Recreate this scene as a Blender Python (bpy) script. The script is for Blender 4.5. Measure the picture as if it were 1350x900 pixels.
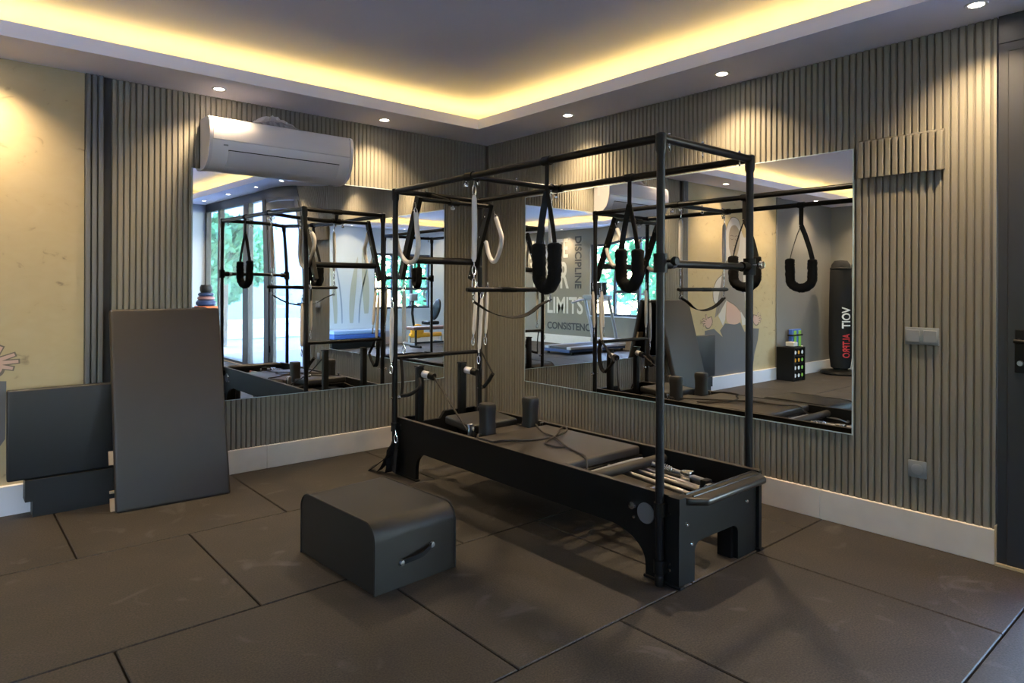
import bpy, bmesh, math, random
from mathutils import Vector, Matrix, Euler
for o in list(bpy.data.objects): bpy.data.objects.remove(o)
SC = bpy.context.scene
COL = SC.collection
PI = math.pi
rnd = random.Random(7)

# ------------------------------------------------------------------ camera
cd = bpy.data.cameras.new('camera'); cam = bpy.data.objects.new('camera', cd); COL.objects.link(cam)
cam.location = (-3.815, -4.786, 1.313)
cam.rotation_euler = (Euler((PI/2, 0, math.radians(49.25) - PI/2)).to_matrix() @ Matrix.Rotation(0.00366, 3, 'Z')).to_euler()
cd.sensor_width = 36.0; cd.lens = 879/1350*36; cd.shift_y = -(450-377.3)/1350; cd.clip_start = .05
SC.camera = cam

# ------------------------------------------------------------------ exposure, world
SC.view_settings.view_transform = 'Standard'; SC.view_settings.look = 'None'
SC.view_settings.gamma = 1.0; SC.view_settings.use_curve_mapping = False
SC.view_settings.exposure = 1.15
SKY_STRENGTH = 2.8
SPOT_W, LED_E, LENS_E = 56.0, 7.2, 25.0
WARM = (1.0, .74, .45); LEDC = (1.0, .73, .17)
w = bpy.data.worlds.new('sky'); SC.world = w; w.use_nodes = True
wn = w.node_tree.nodes; wl = w.node_tree.links
sky = wn.new('ShaderNodeTexSky'); sky.sky_type = 'NISHITA'; sky.sun_disc = False
sky.sun_elevation = math.radians(42); sky.sun_rotation = math.radians(200); sky.air_density = 1.3; sky.dust_density = .6
tint = wn.new('ShaderNodeMix'); tint.data_type = 'RGBA'; tint.blend_type = 'MULTIPLY'; tint.inputs[0].default_value = 1
tint.inputs[7].default_value = (.86, .93, 1.12, 1)
wl.new(sky.outputs[0], tint.inputs[6]); wl.new(tint.outputs[2], wn['Background'].inputs[0]); wn['Background'].inputs[1].default_value = SKY_STRENGTH
SC.cycles.max_bounces = 14; SC.cycles.glossy_bounces = 8; SC.cycles.diffuse_bounces = 6
SC.cycles.transparent_max_bounces = 12
SC.cycles.sample_clamp_indirect = 6.0
SC.cycles.caustics_reflective = False; SC.cycles.caustics_refractive = False
SC.cycles.use_denoising = True

# ------------------------------------------------------------------ materials
MATS = {}
def mat(name, col, rough=.5, metal=0.0, noise=0.0, nscale=20.0, bump=0.0, bscale=200.0, spec=.5, emit=None, estr=0.0, coat=0.0, sheen=0.0, alpha=1.0):
    if name in MATS: return MATS[name]
    m = bpy.data.materials.new(name); m.use_nodes = True
    nt = m.node_tree; b = nt.nodes['Principled BSDF']
    b.inputs['Base Color'].default_value = (*col, 1); b.inputs['Roughness'].default_value = rough
    b.inputs['Metallic'].default_value = metal; b.inputs['Specular IOR Level'].default_value = spec
    if coat: b.inputs['Coat Weight'].default_value = coat
    if sheen: b.inputs['Sheen Weight'].default_value = sheen
    if alpha < 1: b.inputs['Alpha'].default_value = alpha
    if emit: b.inputs['Emission Color'].default_value = (*emit, 1); b.inputs['Emission Strength'].default_value = estr
    tc = nt.nodes.new('ShaderNodeTexCoord')
    if noise:
        n = nt.nodes.new('ShaderNodeTexNoise'); n.inputs['Scale'].default_value = nscale; n.inputs['Detail'].default_value = 5
        nt.links.new(tc.outputs['Object'], n.inputs['Vector'])
        mx = nt.nodes.new('ShaderNodeMix'); mx.data_type = 'RGBA'
        mx.inputs[6].default_value = (*[max(0, c*(1-noise)) for c in col], 1)
        mx.inputs[7].default_value = (*[min(1, c*(1+noise)) for c in col], 1)
        nt.links.new(n.outputs['Fac'], mx.inputs[0]); nt.links.new(mx.outputs[2], b.inputs['Base Color'])
    if bump:
        n2 = nt.nodes.new('ShaderNodeTexNoise'); n2.inputs['Scale'].default_value = bscale; n2.inputs['Detail'].default_value = 3
        nt.links.new(tc.outputs['Object'], n2.inputs['Vector'])
        bp = nt.nodes.new('ShaderNodeBump'); bp.inputs['Strength'].default_value = bump; bp.inputs['Distance'].default_value = .002
        nt.links.new(n2.outputs['Fac'], bp.inputs['Height']); nt.links.new(bp.outputs[0], b.inputs['Normal'])
    MATS[name] = m
    return m

M_CEIL = mat('ceiling_paint', (.88, .86, .96), .9)
M_SLAT = mat('taupe_slat_paint', (.205, .190, .150), .55, noise=.06, nscale=6)
M_SUBS = mat('slat_backing', (.11, .10, .08), .8)
M_GREY = mat('grey_plaster', (.17, .168, .16), .85, noise=.06, nscale=3)
M_GREIGE = mat('greige_plaster', (.22, .205, .17), .85, noise=.05, nscale=3)
M_PALE = mat('pale_plaster', (.50, .58, .68), .85, noise=.03, nscale=3)
M_BASE = mat('baseboard_stone', (.66, .59, .50), .45, noise=.10, nscale=9)
M_BLACK = mat('black_powder_coat', (.006, .006, .006), .45, spec=.18)
M_BLACKT = mat('black_tube_paint', (.006, .006, .007), .38, spec=.25)
M_LEATH = mat('black_leatherette', (.020, .0175, .014), .5, noise=.12, nscale=25, bump=.25, bscale=500, spec=.35)
M_PAD = mat('dark_brown_leatherette', (.032, .026, .021), .46, noise=.08, nscale=12, bump=.2, bscale=450)
M_PADB = mat('charcoal_vinyl', (.014, .0135, .0135), .5, noise=.08, nscale=12, bump=.2, bscale=450)
M_CHROME = mat('chrome', (.75, .75, .76), .16, metal=1)
M_STEEL = mat('brushed_steel', (.42, .42, .43), .32, metal=1)
M_SLEEVE = mat('white_spring_sleeve', (.74, .73, .72), .7, bump=.5, bscale=220)
M_FUZZ = mat('black_fleece', (.009, .009, .010), .95, bump=1, bscale=260, spec=.15)
M_WEB = mat('black_webbing', (.013, .013, .014), .8, bump=.4, bscale=400, spec=.2)
M_ROPE = mat('dark_rope', (.03, .024, .020), .75, bump=.8, bscale=500)
M_ROLL = mat('brown_foam_roller', (.028, .023, .018), .6)
M_WHITE = mat('white_plastic', (.72, .71, .75), .28, coat=.2)
M_WHITE2 = mat('white_plastic_matte', (.63, .62, .66), .4)
M_DKGAP = mat('dark_gap', (.02, .02, .022), .8)
M_SWITCH = mat('grey_switch_plastic', (.20, .22, .235), .35)
M_SWITCH2 = mat('pale_switch_rocker', (.25, .27, .285), .35)
M_WOOD = mat('pale_plywood', (.50, .36, .22), .6, noise=.2, nscale=18)
M_ANTH = mat('anthracite_aluminium', (.024, .026, .031), .4, noise=.04)
M_BRASS = mat('pale_brass_strip', (.72, .56, .33), .35, metal=.6)
M_DISC = mat('grey_badge', (.13, .13, .14), .5)
M_GREEN = mat('lime_green_plastic', (.22, .48, .06), .5)
M_BLUE = mat('royal_blue_vinyl', (.05, .12, .42), .45)
M_BLUEL = mat('pale_blue_vinyl', (.25, .40, .70), .45)
M_ORANGE = mat('orange_plastic', (.75, .16, .02), .45)
M_YEL = mat('amber_plastic', (.80, .36, .02), .4)
M_RED = mat('red_print', (.50, .02, .02), .6)
M_WPRINT = mat('white_print', (.75, .74, .70), .6)
M_CREAMLET = mat('cream_letter_paint', (.60, .56, .48), .7)
M_DARKLET = mat('dark_letter_paint', (.05, .05, .05), .7)
M_GREYF = mat('grey_frame_plastic', (.25, .26, .28), .4)
M_TREAD = mat('grey_treadmill_plastic', (.34, .35, .38), .35)
M_BELT = mat('treadmill_belt', (.03, .03, .033), .6)
M_PINK = mat('rose_rubber', (.40, .20, .20), .6)
M_NAVY = mat('navy_rubber', (.03, .06, .16), .6)
M_BROWNV = mat('brown_vinyl', (.16, .075, .05), .4)
M_EDGE = mat('mirror_edge_glass', (.45, .55, .60), .15)

def glass_mat(name, tint, f=1.45):
    m = bpy.data.materials.new(name); m.use_nodes = True; nt = m.node_tree
    for n in list(nt.nodes):
        if n.type == 'BSDF_PRINCIPLED': nt.nodes.remove(n)
    out = [n for n in nt.nodes if n.type == 'OUTPUT_MATERIAL'][0]
    t = nt.nodes.new('ShaderNodeBsdfTransparent'); t.inputs[0].default_value = (*tint, 1)
    g = nt.nodes.new('ShaderNodeBsdfGlossy'); g.inputs['Roughness'].default_value = 0.0
    lw = nt.nodes.new('ShaderNodeLayerWeight'); lw.inputs[0].default_value = .5
    pw = nt.nodes.new('ShaderNodeMath'); pw.operation = 'POWER'; pw.inputs[1].default_value = 5
    fr = nt.nodes.new('ShaderNodeMath'); fr.operation = 'MULTIPLY_ADD'; fr.inputs[1].default_value = .9; fr.inputs[2].default_value = .04
    nt.links.new(lw.outputs['Facing'], pw.inputs[0]); nt.links.new(pw.outputs[0], fr.inputs[0])
    mx = nt.nodes.new('ShaderNodeMixShader')
    nt.links.new(fr.outputs[0], mx.inputs[0]); nt.links.new(t.outputs[0], mx.inputs[1]); nt.links.new(g.outputs[0], mx.inputs[2])
    nt.links.new(mx.outputs[0], out.inputs[0])
    return m
M_GLASS = glass_mat('window_glass', (.93, .97, .97))
M_PLASTIC = mat('clear_crumpled_film', (.78, .74, .74), .3, alpha=.75)

m = bpy.data.materials.new('mirror_silver'); m.use_nodes = True; M_MIRROR = m
b = m.node_tree.nodes['Principled BSDF']; b.inputs['Base Color'].default_value = (.86, .88, .885, 1)
b.inputs['Metallic'].default_value = 1; b.inputs['Roughness'].default_value = 0.0

# yellow plaster wall with smudges
m = mat('cream_plaster', (.62, .53, .34), .85); M_CREAM = m
nt = m.node_tree; b = nt.nodes['Principled BSDF']
tc = nt.nodes.new('ShaderNodeTexCoord')
mp = nt.nodes.new('ShaderNodeMapping'); mp.inputs['Scale'].default_value = (2.2, 1, 3.5); mp.inputs['Rotation'].default_value = (0, .5, 0)
nt.links.new(tc.outputs['Object'], mp.inputs[0])
n1 = nt.nodes.new('ShaderNodeTexNoise'); n1.inputs['Scale'].default_value = 3.2; n1.inputs['Detail'].default_value = 8; n1.inputs['Distortion'].default_value = 1.2
nt.links.new(mp.outputs[0], n1.inputs['Vector'])
cr = nt.nodes.new('ShaderNodeValToRGB'); e = cr.color_ramp.elements
e[0].position = .27; e[0].color = (.25, .20, .12, 1); e[1].position = .37; e[1].color = (.43, .345, .195, 1)
el = cr.color_ramp.elements.new(.75); el.color = (.45, .365, .215, 1)
nt.links.new(n1.outputs['Fac'], cr.inputs[0]); nt.links.new(cr.outputs[0], b.inputs['Base Color'])

# rubber floor: dark speckled granulate with scuffs
m = mat('rubber_granulate', (.05, .043, .036), .62); M_RUB = m
nt = m.node_tree; b = nt.nodes['Principled BSDF']
gp = nt.nodes.new('ShaderNodeNewGeometry')
n1 = nt.nodes.new('ShaderNodeTexNoise'); n1.inputs['Scale'].default_value = 140; n1.inputs['Detail'].default_value = 2
n2 = nt.nodes.new('ShaderNodeTexNoise'); n2.inputs['Scale'].default_value = 2.6; n2.inputs['Detail'].default_value = 6; n2.inputs['Distortion'].default_value = .6
n3 = nt.nodes.new('ShaderNodeTexNoise'); n3.inputs['Scale'].default_value = 3.5; n3.inputs['Detail'].default_value = 9; n3.inputs['Distortion'].default_value = 2.0
for n in (n1, n2, n3): nt.links.new(gp.outputs['Position'], n.inputs['Vector'])
r1 = nt.nodes.new('ShaderNodeValToRGB'); e = r1.color_ramp.elements
e[0].position = .35; e[0].color = (.010, .008, .006, 1); e[1].position = .7; e[1].color = (.046, .036, .027, 1)
nt.links.new(n1.outputs['Fac'], r1.inputs[0])
r2 = nt.nodes.new('ShaderNodeValToRGB'); e = r2.color_ramp.elements
e[0].position = .3; e[0].color = (.62, .62, .62, 1); e[1].position = .7; e[1].color = (1.2, 1.18, 1.14, 1)
nt.links.new(n2.outputs['Fac'], r2.inputs[0])
mm = nt.nodes.new('ShaderNodeMix'); mm.data_type = 'RGBA'; mm.blend_type = 'MULTIPLY'; mm.inputs[0].default_value = 1
nt.links.new(r1.outputs[0], mm.inputs[6]); nt.links.new(r2.outputs[0], mm.inputs[7])
r3 = nt.nodes.new('ShaderNodeValToRGB'); e = r3.color_ramp.elements
e[0].position = .61; e[0].color = (0, 0, 0, 1); e[1].position = .76; e[1].color = (.5, .5, .5, 1)
nt.links.new(n3.outputs['Fac'], r3.inputs[0])
m3 = nt.nodes.new('ShaderNodeMix'); m3.data_type = 'RGBA'; m3.inputs[7].default_value = (.10, .094, .088, 1)
nt.links.new(r3.outputs[0], m3.inputs[0]); nt.links.new(mm.outputs[2], m3.inputs[6]); nt.links.new(m3.outputs[2], b.inputs['Base Color'])
bp = nt.nodes.new('ShaderNodeBump'); bp.inputs['Strength'].default_value = .35; bp.inputs['Distance'].default_value = .002
nt.links.new(n1.outputs['Fac'], bp.inputs['Height']); nt.links.new(bp.outputs[0], b.inputs['Normal'])

# ------------------------------------------------------------------ helpers
class MB:
    def __init__(s): s.v = []; s.f = []
    def add(s, vs, fs):
        o = len(s.v); s.v += [tuple(v) for v in vs]; s.f += [tuple(i+o for i in f) for f in fs]; return s
    def box(s, x0, x1, y0, y1, z0, z1):
        x0, x1 = min(x0, x1), max(x0, x1); y0, y1 = min(y0, y1), max(y0, y1); z0, z1 = min(z0, z1), max(z0, z1)
        return s.add([(x0,y0,z0),(x1,y0,z0),(x1,y1,z0),(x0,y1,z0),(x0,y0,z1),(x1,y0,z1),(x1,y1,z1),(x0,y1,z1)],
                     [(0,3,2,1),(4,5,6,7),(0,1,5,4),(1,2,6,5),(2,3,7,6),(3,0,4,7)])
    def rbox(s, x0, x1, y0, y1, z0, z1, r=.01, seg=3):
        bm = bmesh.new()
        mtx = Matrix.Translation(((x0+x1)/2, (y0+y1)/2, (z0+z1)/2)) @ Matrix.Diagonal((abs(x1-x0), abs(y1-y0), abs(z1-z0), 1))
        bmesh.ops.create_cube(bm, size=1, matrix=mtx)
        bmesh.ops.bevel(bm, geom=bm.edges[:], offset=r, segments=seg, profile=.5, affect='EDGES')
        return s.bm(bm)
    def bm(s, bm):
        bm.verts.ensure_lookup_table(); bm.verts.index_update()
        s.add([v.co[:] for v in bm.verts], [[v.index for v in f.verts] for f in bm.faces]); bm.free(); return s
    def tube(s, pts, r, n=12, caps=True):
        pts = [Vector(p) for p in pts]; k = len(pts)
        rs = r if isinstance(r, (list, tuple)) else [r]*k
        vs = []; fs = []
        t0 = (pts[1]-pts[0]).normalized()
        a = Vector((0,0,1)) if abs(t0.z) < .9 else Vector((1,0,0))
        u = t0.cross(a).normalized()
        for i, p in enumerate(pts):
            t = (pts[min(i+1,k-1)]-pts[max(i-1,0)]).normalized()
            u = (u - t*u.dot(t)).normalized(); v = t.cross(u)
            for j in range(n):
                an = 2*PI*j/n; vs.append(p + u*math.cos(an)*rs[i] + v*math.sin(an)*rs[i])
        for i in range(k-1):
            for j in range(n):
                fs.append((i*n+j, i*n+(j+1)%n, (i+1)*n+(j+1)%n, (i+1)*n+j))
        if caps:
            fs.append(tuple(reversed(range(n)))); fs.append(tuple((k-1)*n+j for j in range(n)))
        return s.add(vs, fs)
    def strap(s, pts, wdir, w, t=.003):
        # flat webbing: a ribbon with thickness, wide along wdir
        pts = [Vector(p) for p in pts]; k = len(pts); vs = []; fs = []
        wds = wdir if isinstance(wdir, list) else [wdir]*k
        for i, p in enumerate(pts):
            tg = (pts[min(i+1,k-1)]-pts[max(i-1,0)]).normalized()
            wd = Vector(wds[i]); wd = (wd - tg*wd.dot(tg)).normalized(); nn = tg.cross(wd)
            for a, b_ in ((-1,-1),(1,-1),(1,1),(-1,1)): vs.append(p + wd*a*w/2 + nn*b_*t/2)
        for i in range(k-1):
            for j in range(4): fs.append((i*4+j, i*4+(j+1)%4, (i+1)*4+(j+1)%4, (i+1)*4+j))
        fs += [(3,2,1,0), tuple((k-1)*4+j for j in range(4))]
        return s.add(vs, fs)
    def prism(s, poly, axis, a0, a1):
        # poly is a list of 2D points; axis says which coordinate is extruded (x: poly=(y,z), y: (x,z), z: (x,y))
        k = len(poly)
        def P(p, a):
            return {'x': (a, p[0], p[1]), 'y': (p[0], a, p[1]), 'z': (p[0], p[1], a)}[axis]
        return s.add([P(p, a0) for p in poly] + [P(p, a1) for p in poly],
                     [tuple(range(k)), tuple(reversed(range(k, 2*k)))] + [(i, i+k, (i+1)%k+k, (i+1)%k) for i in range(k)])
    def lathe(s, prof, n=24, axis='z', c=(0,0,0)):
        vs = []; fs = []; k = len(prof)
        for r, h in prof:
            for j in range(n):
                a = 2*PI*j/n; p, q = r*math.cos(a), r*math.sin(a)
                vs.append({'z': (c[0]+p, c[1]+q, c[2]+h), 'x': (c[0]+h, c[1]+p, c[2]+q), 'y': (c[0]+q, c[1]+h, c[2]+p)}[axis])
        for i in range(k-1):
            for j in range(n): fs.append((i*n+j, i*n+(j+1)%n, (i+1)*n+(j+1)%n, (i+1)*n+j))
        if prof[0][0] > 1e-6: fs.append(tuple(reversed(range(n))))
        if prof[-1][0] > 1e-6: fs.append(tuple((k-1)*n+j for j in range(n)))
        return s.add(vs, fs)
    def mesh(s, name, material, smooth=True, ang=40):
        me = bpy.data.meshes.new(name); me.from_pydata(s.v, [], s.f)
        bm = bmesh.new(); bm.from_mesh(me); bmesh.ops.remove_doubles(bm, verts=bm.verts[:], dist=1e-6)
        bmesh.ops.recalc_face_normals(bm, faces=bm.faces[:])
        if smooth:
            for f in bm.faces: f.smooth = True
            for e_ in bm.edges:
                if len(e_.link_faces) == 2 and e_.calc_face_angle(0) > math.radians(ang): e_.smooth = False
        bm.to_mesh(me); bm.free()
        me.materials.append(material); return me
    def build(s, name, material, parent=None, smooth=True, ang=40, local=False):
        o = bpy.data.objects.new(name, s.mesh(name, material, smooth, ang)); COL.objects.link(o)
        if parent: adopt(o, parent, local)
        return o
WORLD = {}
def adopt(o, parent, local=False):
    o.parent = parent
    if not local: o.matrix_parent_inverse = WORLD.get(parent.name, Matrix.Identity(4)).inverted()
def tag(o, label=None, cat=None, group=None, kind=None):
    if label: o['label'] = label
    if cat: o['category'] = cat
    if group: o['group'] = group
    if kind: o['kind'] = kind
    return o
def thing(name, label, cat, loc=(0,0,0), rz=0, group=None):
    o = bpy.data.objects.new(name, None); COL.objects.link(o); o.empty_display_size = .1
    o.location = loc; o.rotation_euler = (0,0,rz)
    WORLD[o.name] = Matrix.Translation(loc) @ Matrix.Rotation(rz, 4, 'Z')
    return tag(o, label, cat, group)
def struct(o): o['kind'] = 'structure'; return o
def inst(o, me, name, parent, loc=(0,0,0), rot=None):
    c = bpy.data.objects.new(name, me); COL.objects.link(c); c.parent = parent; c.location = loc
    if rot: c.rotation_euler = rot
    return c
def dup_tree(root, label, loc, rot=None):
    def cp(o, par):
        c = o.copy(); COL.objects.link(c); c.parent = par
        for k in [q for q in bpy.data.objects if q.parent == o]: cp(k, c)
        return c
    r = cp(root, None); r.location = loc; r['label'] = label
    if rot is not None: r.rotation_euler = rot
    return r
def arc(c, r, a0, a1, n=8):
    return [(c[0]+r*math.cos(a0+(a1-a0)*i/n), c[1]+r*math.sin(a0+(a1-a0)*i/n)) for i in range(n+1)]
def smooth_path(pts, n=6):
    P = [Vector(p) for p in pts]; out = []
    for i in range(len(P)-1):
        p0 = P[max(i-1,0)]; p1 = P[i]; p2 = P[i+1]; p3 = P[min(i+2,len(P)-1)]
        for k in range(n):
            t = k/n
            out.append(.5*((2*p1)+(-p0+p2)*t+(2*p0-5*p1+4*p2-p3)*t*t+(-p0+3*p1-3*p2+p3)*t**3))
    out.append(P[-1]); return out

def board(upper, lower, axis, a0, a1):
    # a board given as matching upper and lower outlines, thick along axis
    m_ = MB(); k = len(upper)
    def P(p, a): return (a, p[0], p[1]) if axis == 'x' else (p[0], a, p[1])
    vs = [P(p, a) for a in (a0, a1) for p in upper] + [P(p, a) for a in (a0, a1) for p in lower]
    U = lambda i, s_: s_*k+i
    Lw = lambda i, s_: 2*k+s_*k+i
    fs = []
    for i in range(k-1):
        fs += [(U(i,0), U(i+1,0), Lw(i+1,0), Lw(i,0)), (U(i,1), Lw(i,1), Lw(i+1,1), U(i+1,1)), (U(i,0), U(i,1), U(i+1,1), U(i+1,0)), (Lw(i,0), Lw(i+1,0), Lw(i+1,1), Lw(i,1))]
    fs += [(U(0,0), Lw(0,0), Lw(0,1), U(0,1)), (U(k-1,0), U(k-1,1), Lw(k-1,1), Lw(k-1,0))]
    return m_.add(vs, fs)

ZS, ZC, W, D = 2.60, 2.82, -7.1, -8.5       # soffit height, upper ceiling height, west wall, south wall
BY = -3.886                                 # where the slatted right wall ends and the glazing begins

# ------------------------------------------------------------------ floor
fl = struct(MB().box(W-.1, .1, D-.1, .1, -.06, -.022).build('floor', M_SUBS, smooth=False))
def tile_mb(wx, wy):
    b_ = .0035
    m_ = MB(); x, y = wx/2, wy/2
    m_.add([(-x,-y,-.02),(x,-y,-.02),(x,y,-.02),(-x,y,-.02),(-x,-y,-b_),(x,-y,-b_),(x,y,-b_),(-x,y,-b_),(-x+b_,-y+b_,0),(x-b_,-y+b_,0),(x-b_,y-b_,0),(-x+b_,y-b_,0)],
           [(0,1,5,4),(1,2,6,5),(2,3,7,6),(3,0,4,7),(4,5,9,8),(5,6,10,9),(6,7,11,10),(7,4,8,11),(8,9,10,11)])
    return m_
rows = [0, -1.007, -2.045, -3.073, -4.09, -5.12, -6.15, -7.18, -8.21, D]
cache = {}
for i in range(len(rows)-1):
    y0, y1 = rows[i+1], rows[i]
    off = -.215 if i % 2 == 0 else -.745
    if i == 2: off = -.24
    xs = [0] + [off-1.03*k for k in range(8) if off-1.03*k > W+.05] + [W]
    for a, b_ in zip(xs[:-1], xs[1:]):
        key = (round(a-b_, 3), round(y1-y0, 3))
        if key not in cache: cache[key] = tile_mb(key[0]-.007, key[1]-.007).mesh('rubber_tile', M_RUB, smooth=False)
        inst(None, cache[key], 'rubber_tile', fl, ((a+b_)/2, (y0+y1)/2, 0))

# ------------------------------------------------------------------ ceiling with lit cove
ce = struct(MB().box(W-.1, .1, D-.1, .1, ZC, ZC+.05).build('ceiling', M_CEIL, smooth=False))
SW = .455
MB().box(W-.1, .1, -SW, .1, ZS, ZS+.02).build('soffit', M_CEIL, ce, smooth=False)
MB().box(W-.1, .1, D-.1, D+SW, ZS, ZS+.02).build('soffit', M_CEIL, ce, smooth=False)
MB().box(-SW, .1, D+SW, -SW, ZS, ZS+.02).build('soffit', M_CEIL, ce, smooth=False)
MB().box(W-.1, W+SW, D+SW, -SW, ZS, ZS+.02).build('soffit', M_CEIL, ce, smooth=False)
MB().box(W+SW-.02, -SW+.02, -SW, -SW+.02, ZS+.02, ZS+.08).build('cove_lip', M_CEIL, ce, smooth=False)
MB().box(W+SW-.02, -SW+.02, D+SW-.02, D+SW, ZS+.02, ZS+.08).build('cove_lip', M_CEIL, ce, smooth=False)
MB().box(-SW, -SW+.02, D+SW, -SW, ZS+.02, ZS+.08).build('cove_lip', M_CEIL, ce, smooth=False)
MB().box(W+SW-.02, W+SW, D+SW, -SW, ZS+.02, ZS+.08).build('cove_lip', M_CEIL, ce, smooth=False)
M_LED = mat('led_tape', (1, .8, .4), .5, emit=LEDC, estr=LED_E)
L1 = .22; lz = ZS+.022
for bx in ((W+L1, -L1, -L1, -L1+.02), (W+L1, -L1, D+L1-.02, D+L1), (-L1, -L1+.02, D+L1, -L1), (W+L1-.02, W+L1, D+L1, -L1)):
    MB().box(*bx, lz, lz+.012).build('led_tape', M_LED, ce, smooth=False)
# outer closing walls above the soffit
MB().box(W-.1, .1, .05, .1, ZS+.02, ZC).build('cove_back', M_CEIL, ce, smooth=False)
MB().box(W-.1, .1, D-.1, D-.05, ZS+.02, ZC).build('cove_back', M_CEIL, ce, smooth=False)
MB().box(.05, .1, D-.05, .05, ZS+.02, ZC).build('cove_back', M_CEIL, ce, smooth=False)
MB().box(W-.1, W-.05, D-.05, .05, ZS+.02, ZC).build('cove_back', M_CEIL, ce, smooth=False)

# ------------------------------------------------------------------ walls
BH = .165
def slat_mesh(w_, dep, z0, z1):
    # a rib with a softened front, standing on y=dep and facing -y
    c = .004
    prof = [(-w_/2, dep), (-w_/2, c*1.6), (-w_/2+c, .0006), (0, 0), (w_/2-c, .0006), (w_/2, c*1.6), (w_/2, dep)]
    return MB().prism(prof, 'z', z0, z1).mesh('slat', M_SLAT, ang=25)
wb = struct(MB().box(W-.1, .12, .009, .12, 0, ZS).build('wall_back', M_SUBS, smooth=False))
sm = slat_mesh(.0285, .010, .150, ZS)
pit = .0347
n = int(3.0/pit)
for k in range(n): inst(None, sm, 'slat', wb, (-.012-pit*(k+.5), 0, 0))
# pilaster of three slats, then cream and grey plaster
MB().box(-3.138, -3.037, -.008, .019, .0, ZS).build('pilaster_backing', M_SUBS, wb, smooth=False)
MB().box(-3.040, -2.996, .004, .0095, 0, ZS).build('painted_reveal_shade', M_DKGAP, wb, smooth=False)  # dark strip painting in the shade of the recess beside the pilaster
sm3 = slat_mesh(.027, .019, .0, ZS); sm3.materials[0] = mat('slat_paint_cool_lit', (.13, .135, .135), .55)  # cooler, darker slat colour paints in the bluish daylight on the pilaster
for k in range(3): inst(None, sm3, 'slat', wb, (-3.121+.0335*k, -.026, 0))
MB().box(-5.3, -3.14, -.012, .019, 0, ZS).build('cream_plaster', M_CREAM, wb, smooth=False)
MB().box(W, -5.3, -.002, .019, 0, ZS).build('grey_plaster', M_GREY, wb, smooth=False)
MB().box(-5.42, -5.3, -.03, -.002, 0, ZS).build('grey_pilaster', M_GREY, wb, smooth=False)

wr = struct(MB().box(.009, .12, BY, .009, 0, ZS).build('wall_right', M_SUBS, smooth=False))
n = int(3.86/pit)
for k in range(n): inst(None, sm, 'slat', wr, (0, -.014-pit*(k+.5), 0), (0, 0, -PI/2))
MB().box(.0, .019, BY, BY+.012, .150, ZS).build('end_trim', M_SLAT, wr, smooth=False)

wy0, wy1, wz0, wz1 = -5.25, -3.36, .68, 2.24
wlft = struct(MB().box(W-.12, W, D, wy0, 0, ZS).box(W-.12, W, wy1, .1, 0, ZS).box(W-.12, W, wy0, wy1, 0, wz0).box(W-.12, W, wy0, wy1, wz1, ZS).build('wall_left', M_GREIGE, smooth=False))
sx0, sx1, sz0, sz1 = -5.08, -3.57, .79, 2.05
wf = struct(MB().box(W, sx0, D-.12, D, 0, ZS).box(sx1, .1, D-.12, D, 0, ZS).box(sx0, sx1, D-.12, D, 0, sz0).box(sx0, sx1, D-.12, D, sz1, ZS).build('wall_front', M_PALE, smooth=False))

# baseboards in stone pieces
bb = struct(bpy.data.objects.new('baseboard_back', None)); COL.objects.link(bb)
cuts = [-.006, -.82, -2.02, -3.03]
for a, b_ in zip(cuts[:-1], cuts[1:]):
    MB().rbox(b_+.001, a-.001, -.014, .017, 0, BH, .002, 1).build('baseboard_piece', M_BASE, bb, smooth=False)
M_BASEW = mat('white_baseboard_paint', (.74, .73, .74), .4)
MB().prism([(-3.40, .0), (-3.40, .085), (-3.43, .085), (-3.43, .165), (-5.298, .165), (-5.298, 0)], 'y', -.05, -.012).build('notched_baseboard', M_BASEW, bb, smooth=False)
MB().box(W, -5.43, -.03, -.002, 0, BH).build('baseboard_piece', M_BASEW, bb, smooth=False)
br = struct(bpy.data.objects.new('baseboard_right', None)); COL.objects.link(br)
cuts = [-.015, -.66, -1.86, -3.06, BY]
for a, b_ in zip(cuts[:-1], cuts[1:]):
    MB().rbox(-.014, .017, b_+.001, a-.001, 0, BH, .002, 1).build('baseboard_piece', M_BASE, br, smooth=False)
MB().box(-.012, .03, BY-.007, BY, 0, BH+.02).build('corner_trim', M_BRASS, br, smooth=False)
bl = struct(MB().box(W, W+.015, D, 0, 0, .20).build('baseboard_left', M_BASE, smooth=False))
bf = struct(MB().box(W, 0, D, D+.015, 0, .16).build('baseboard_front', M_BASE, smooth=False))

# ------------------------------------------------------------------ glazing at the right, beyond the slatted wall
d1 = struct(bpy.data.objects.new('door_1', None)); COL.objects.link(d1)
MB().box(.0, .07, BY-.045, BY-.008, 0, 2.47).box(.0, .07, -5.30, -5.255, 0, 2.47).box(.0, .07, -5.255, BY-.045, 2.43, 2.47).build('door_frame', M_ANTH, d1, smooth=False)
ls = MB().rbox(-.008, .045, -4.06, BY-.0455, .012, 2.428, .004, 1).build('door_stile', M_ANTH, d1, smooth=False)
MB().rbox(-.008, .045, -5.25, -5.12, .012, 2.42, .004, 1).build('door_stile', M_ANTH, d1, smooth=False)
MB().rbox(-.008, .045, -5.12, -4.06, .012, .12, .004, 1).build('door_rail', M_ANTH, d1, smooth=False)
MB().rbox(-.008, .045, -5.12, -4.06, 2.32, 2.42, .004, 1).build('door_rail', M_ANTH, d1, smooth=False)
MB().box(.012, .022, -5.12, -4.06, .12, 2.32).build('door_pane', M_GLASS, d1, smooth=False)
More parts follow.
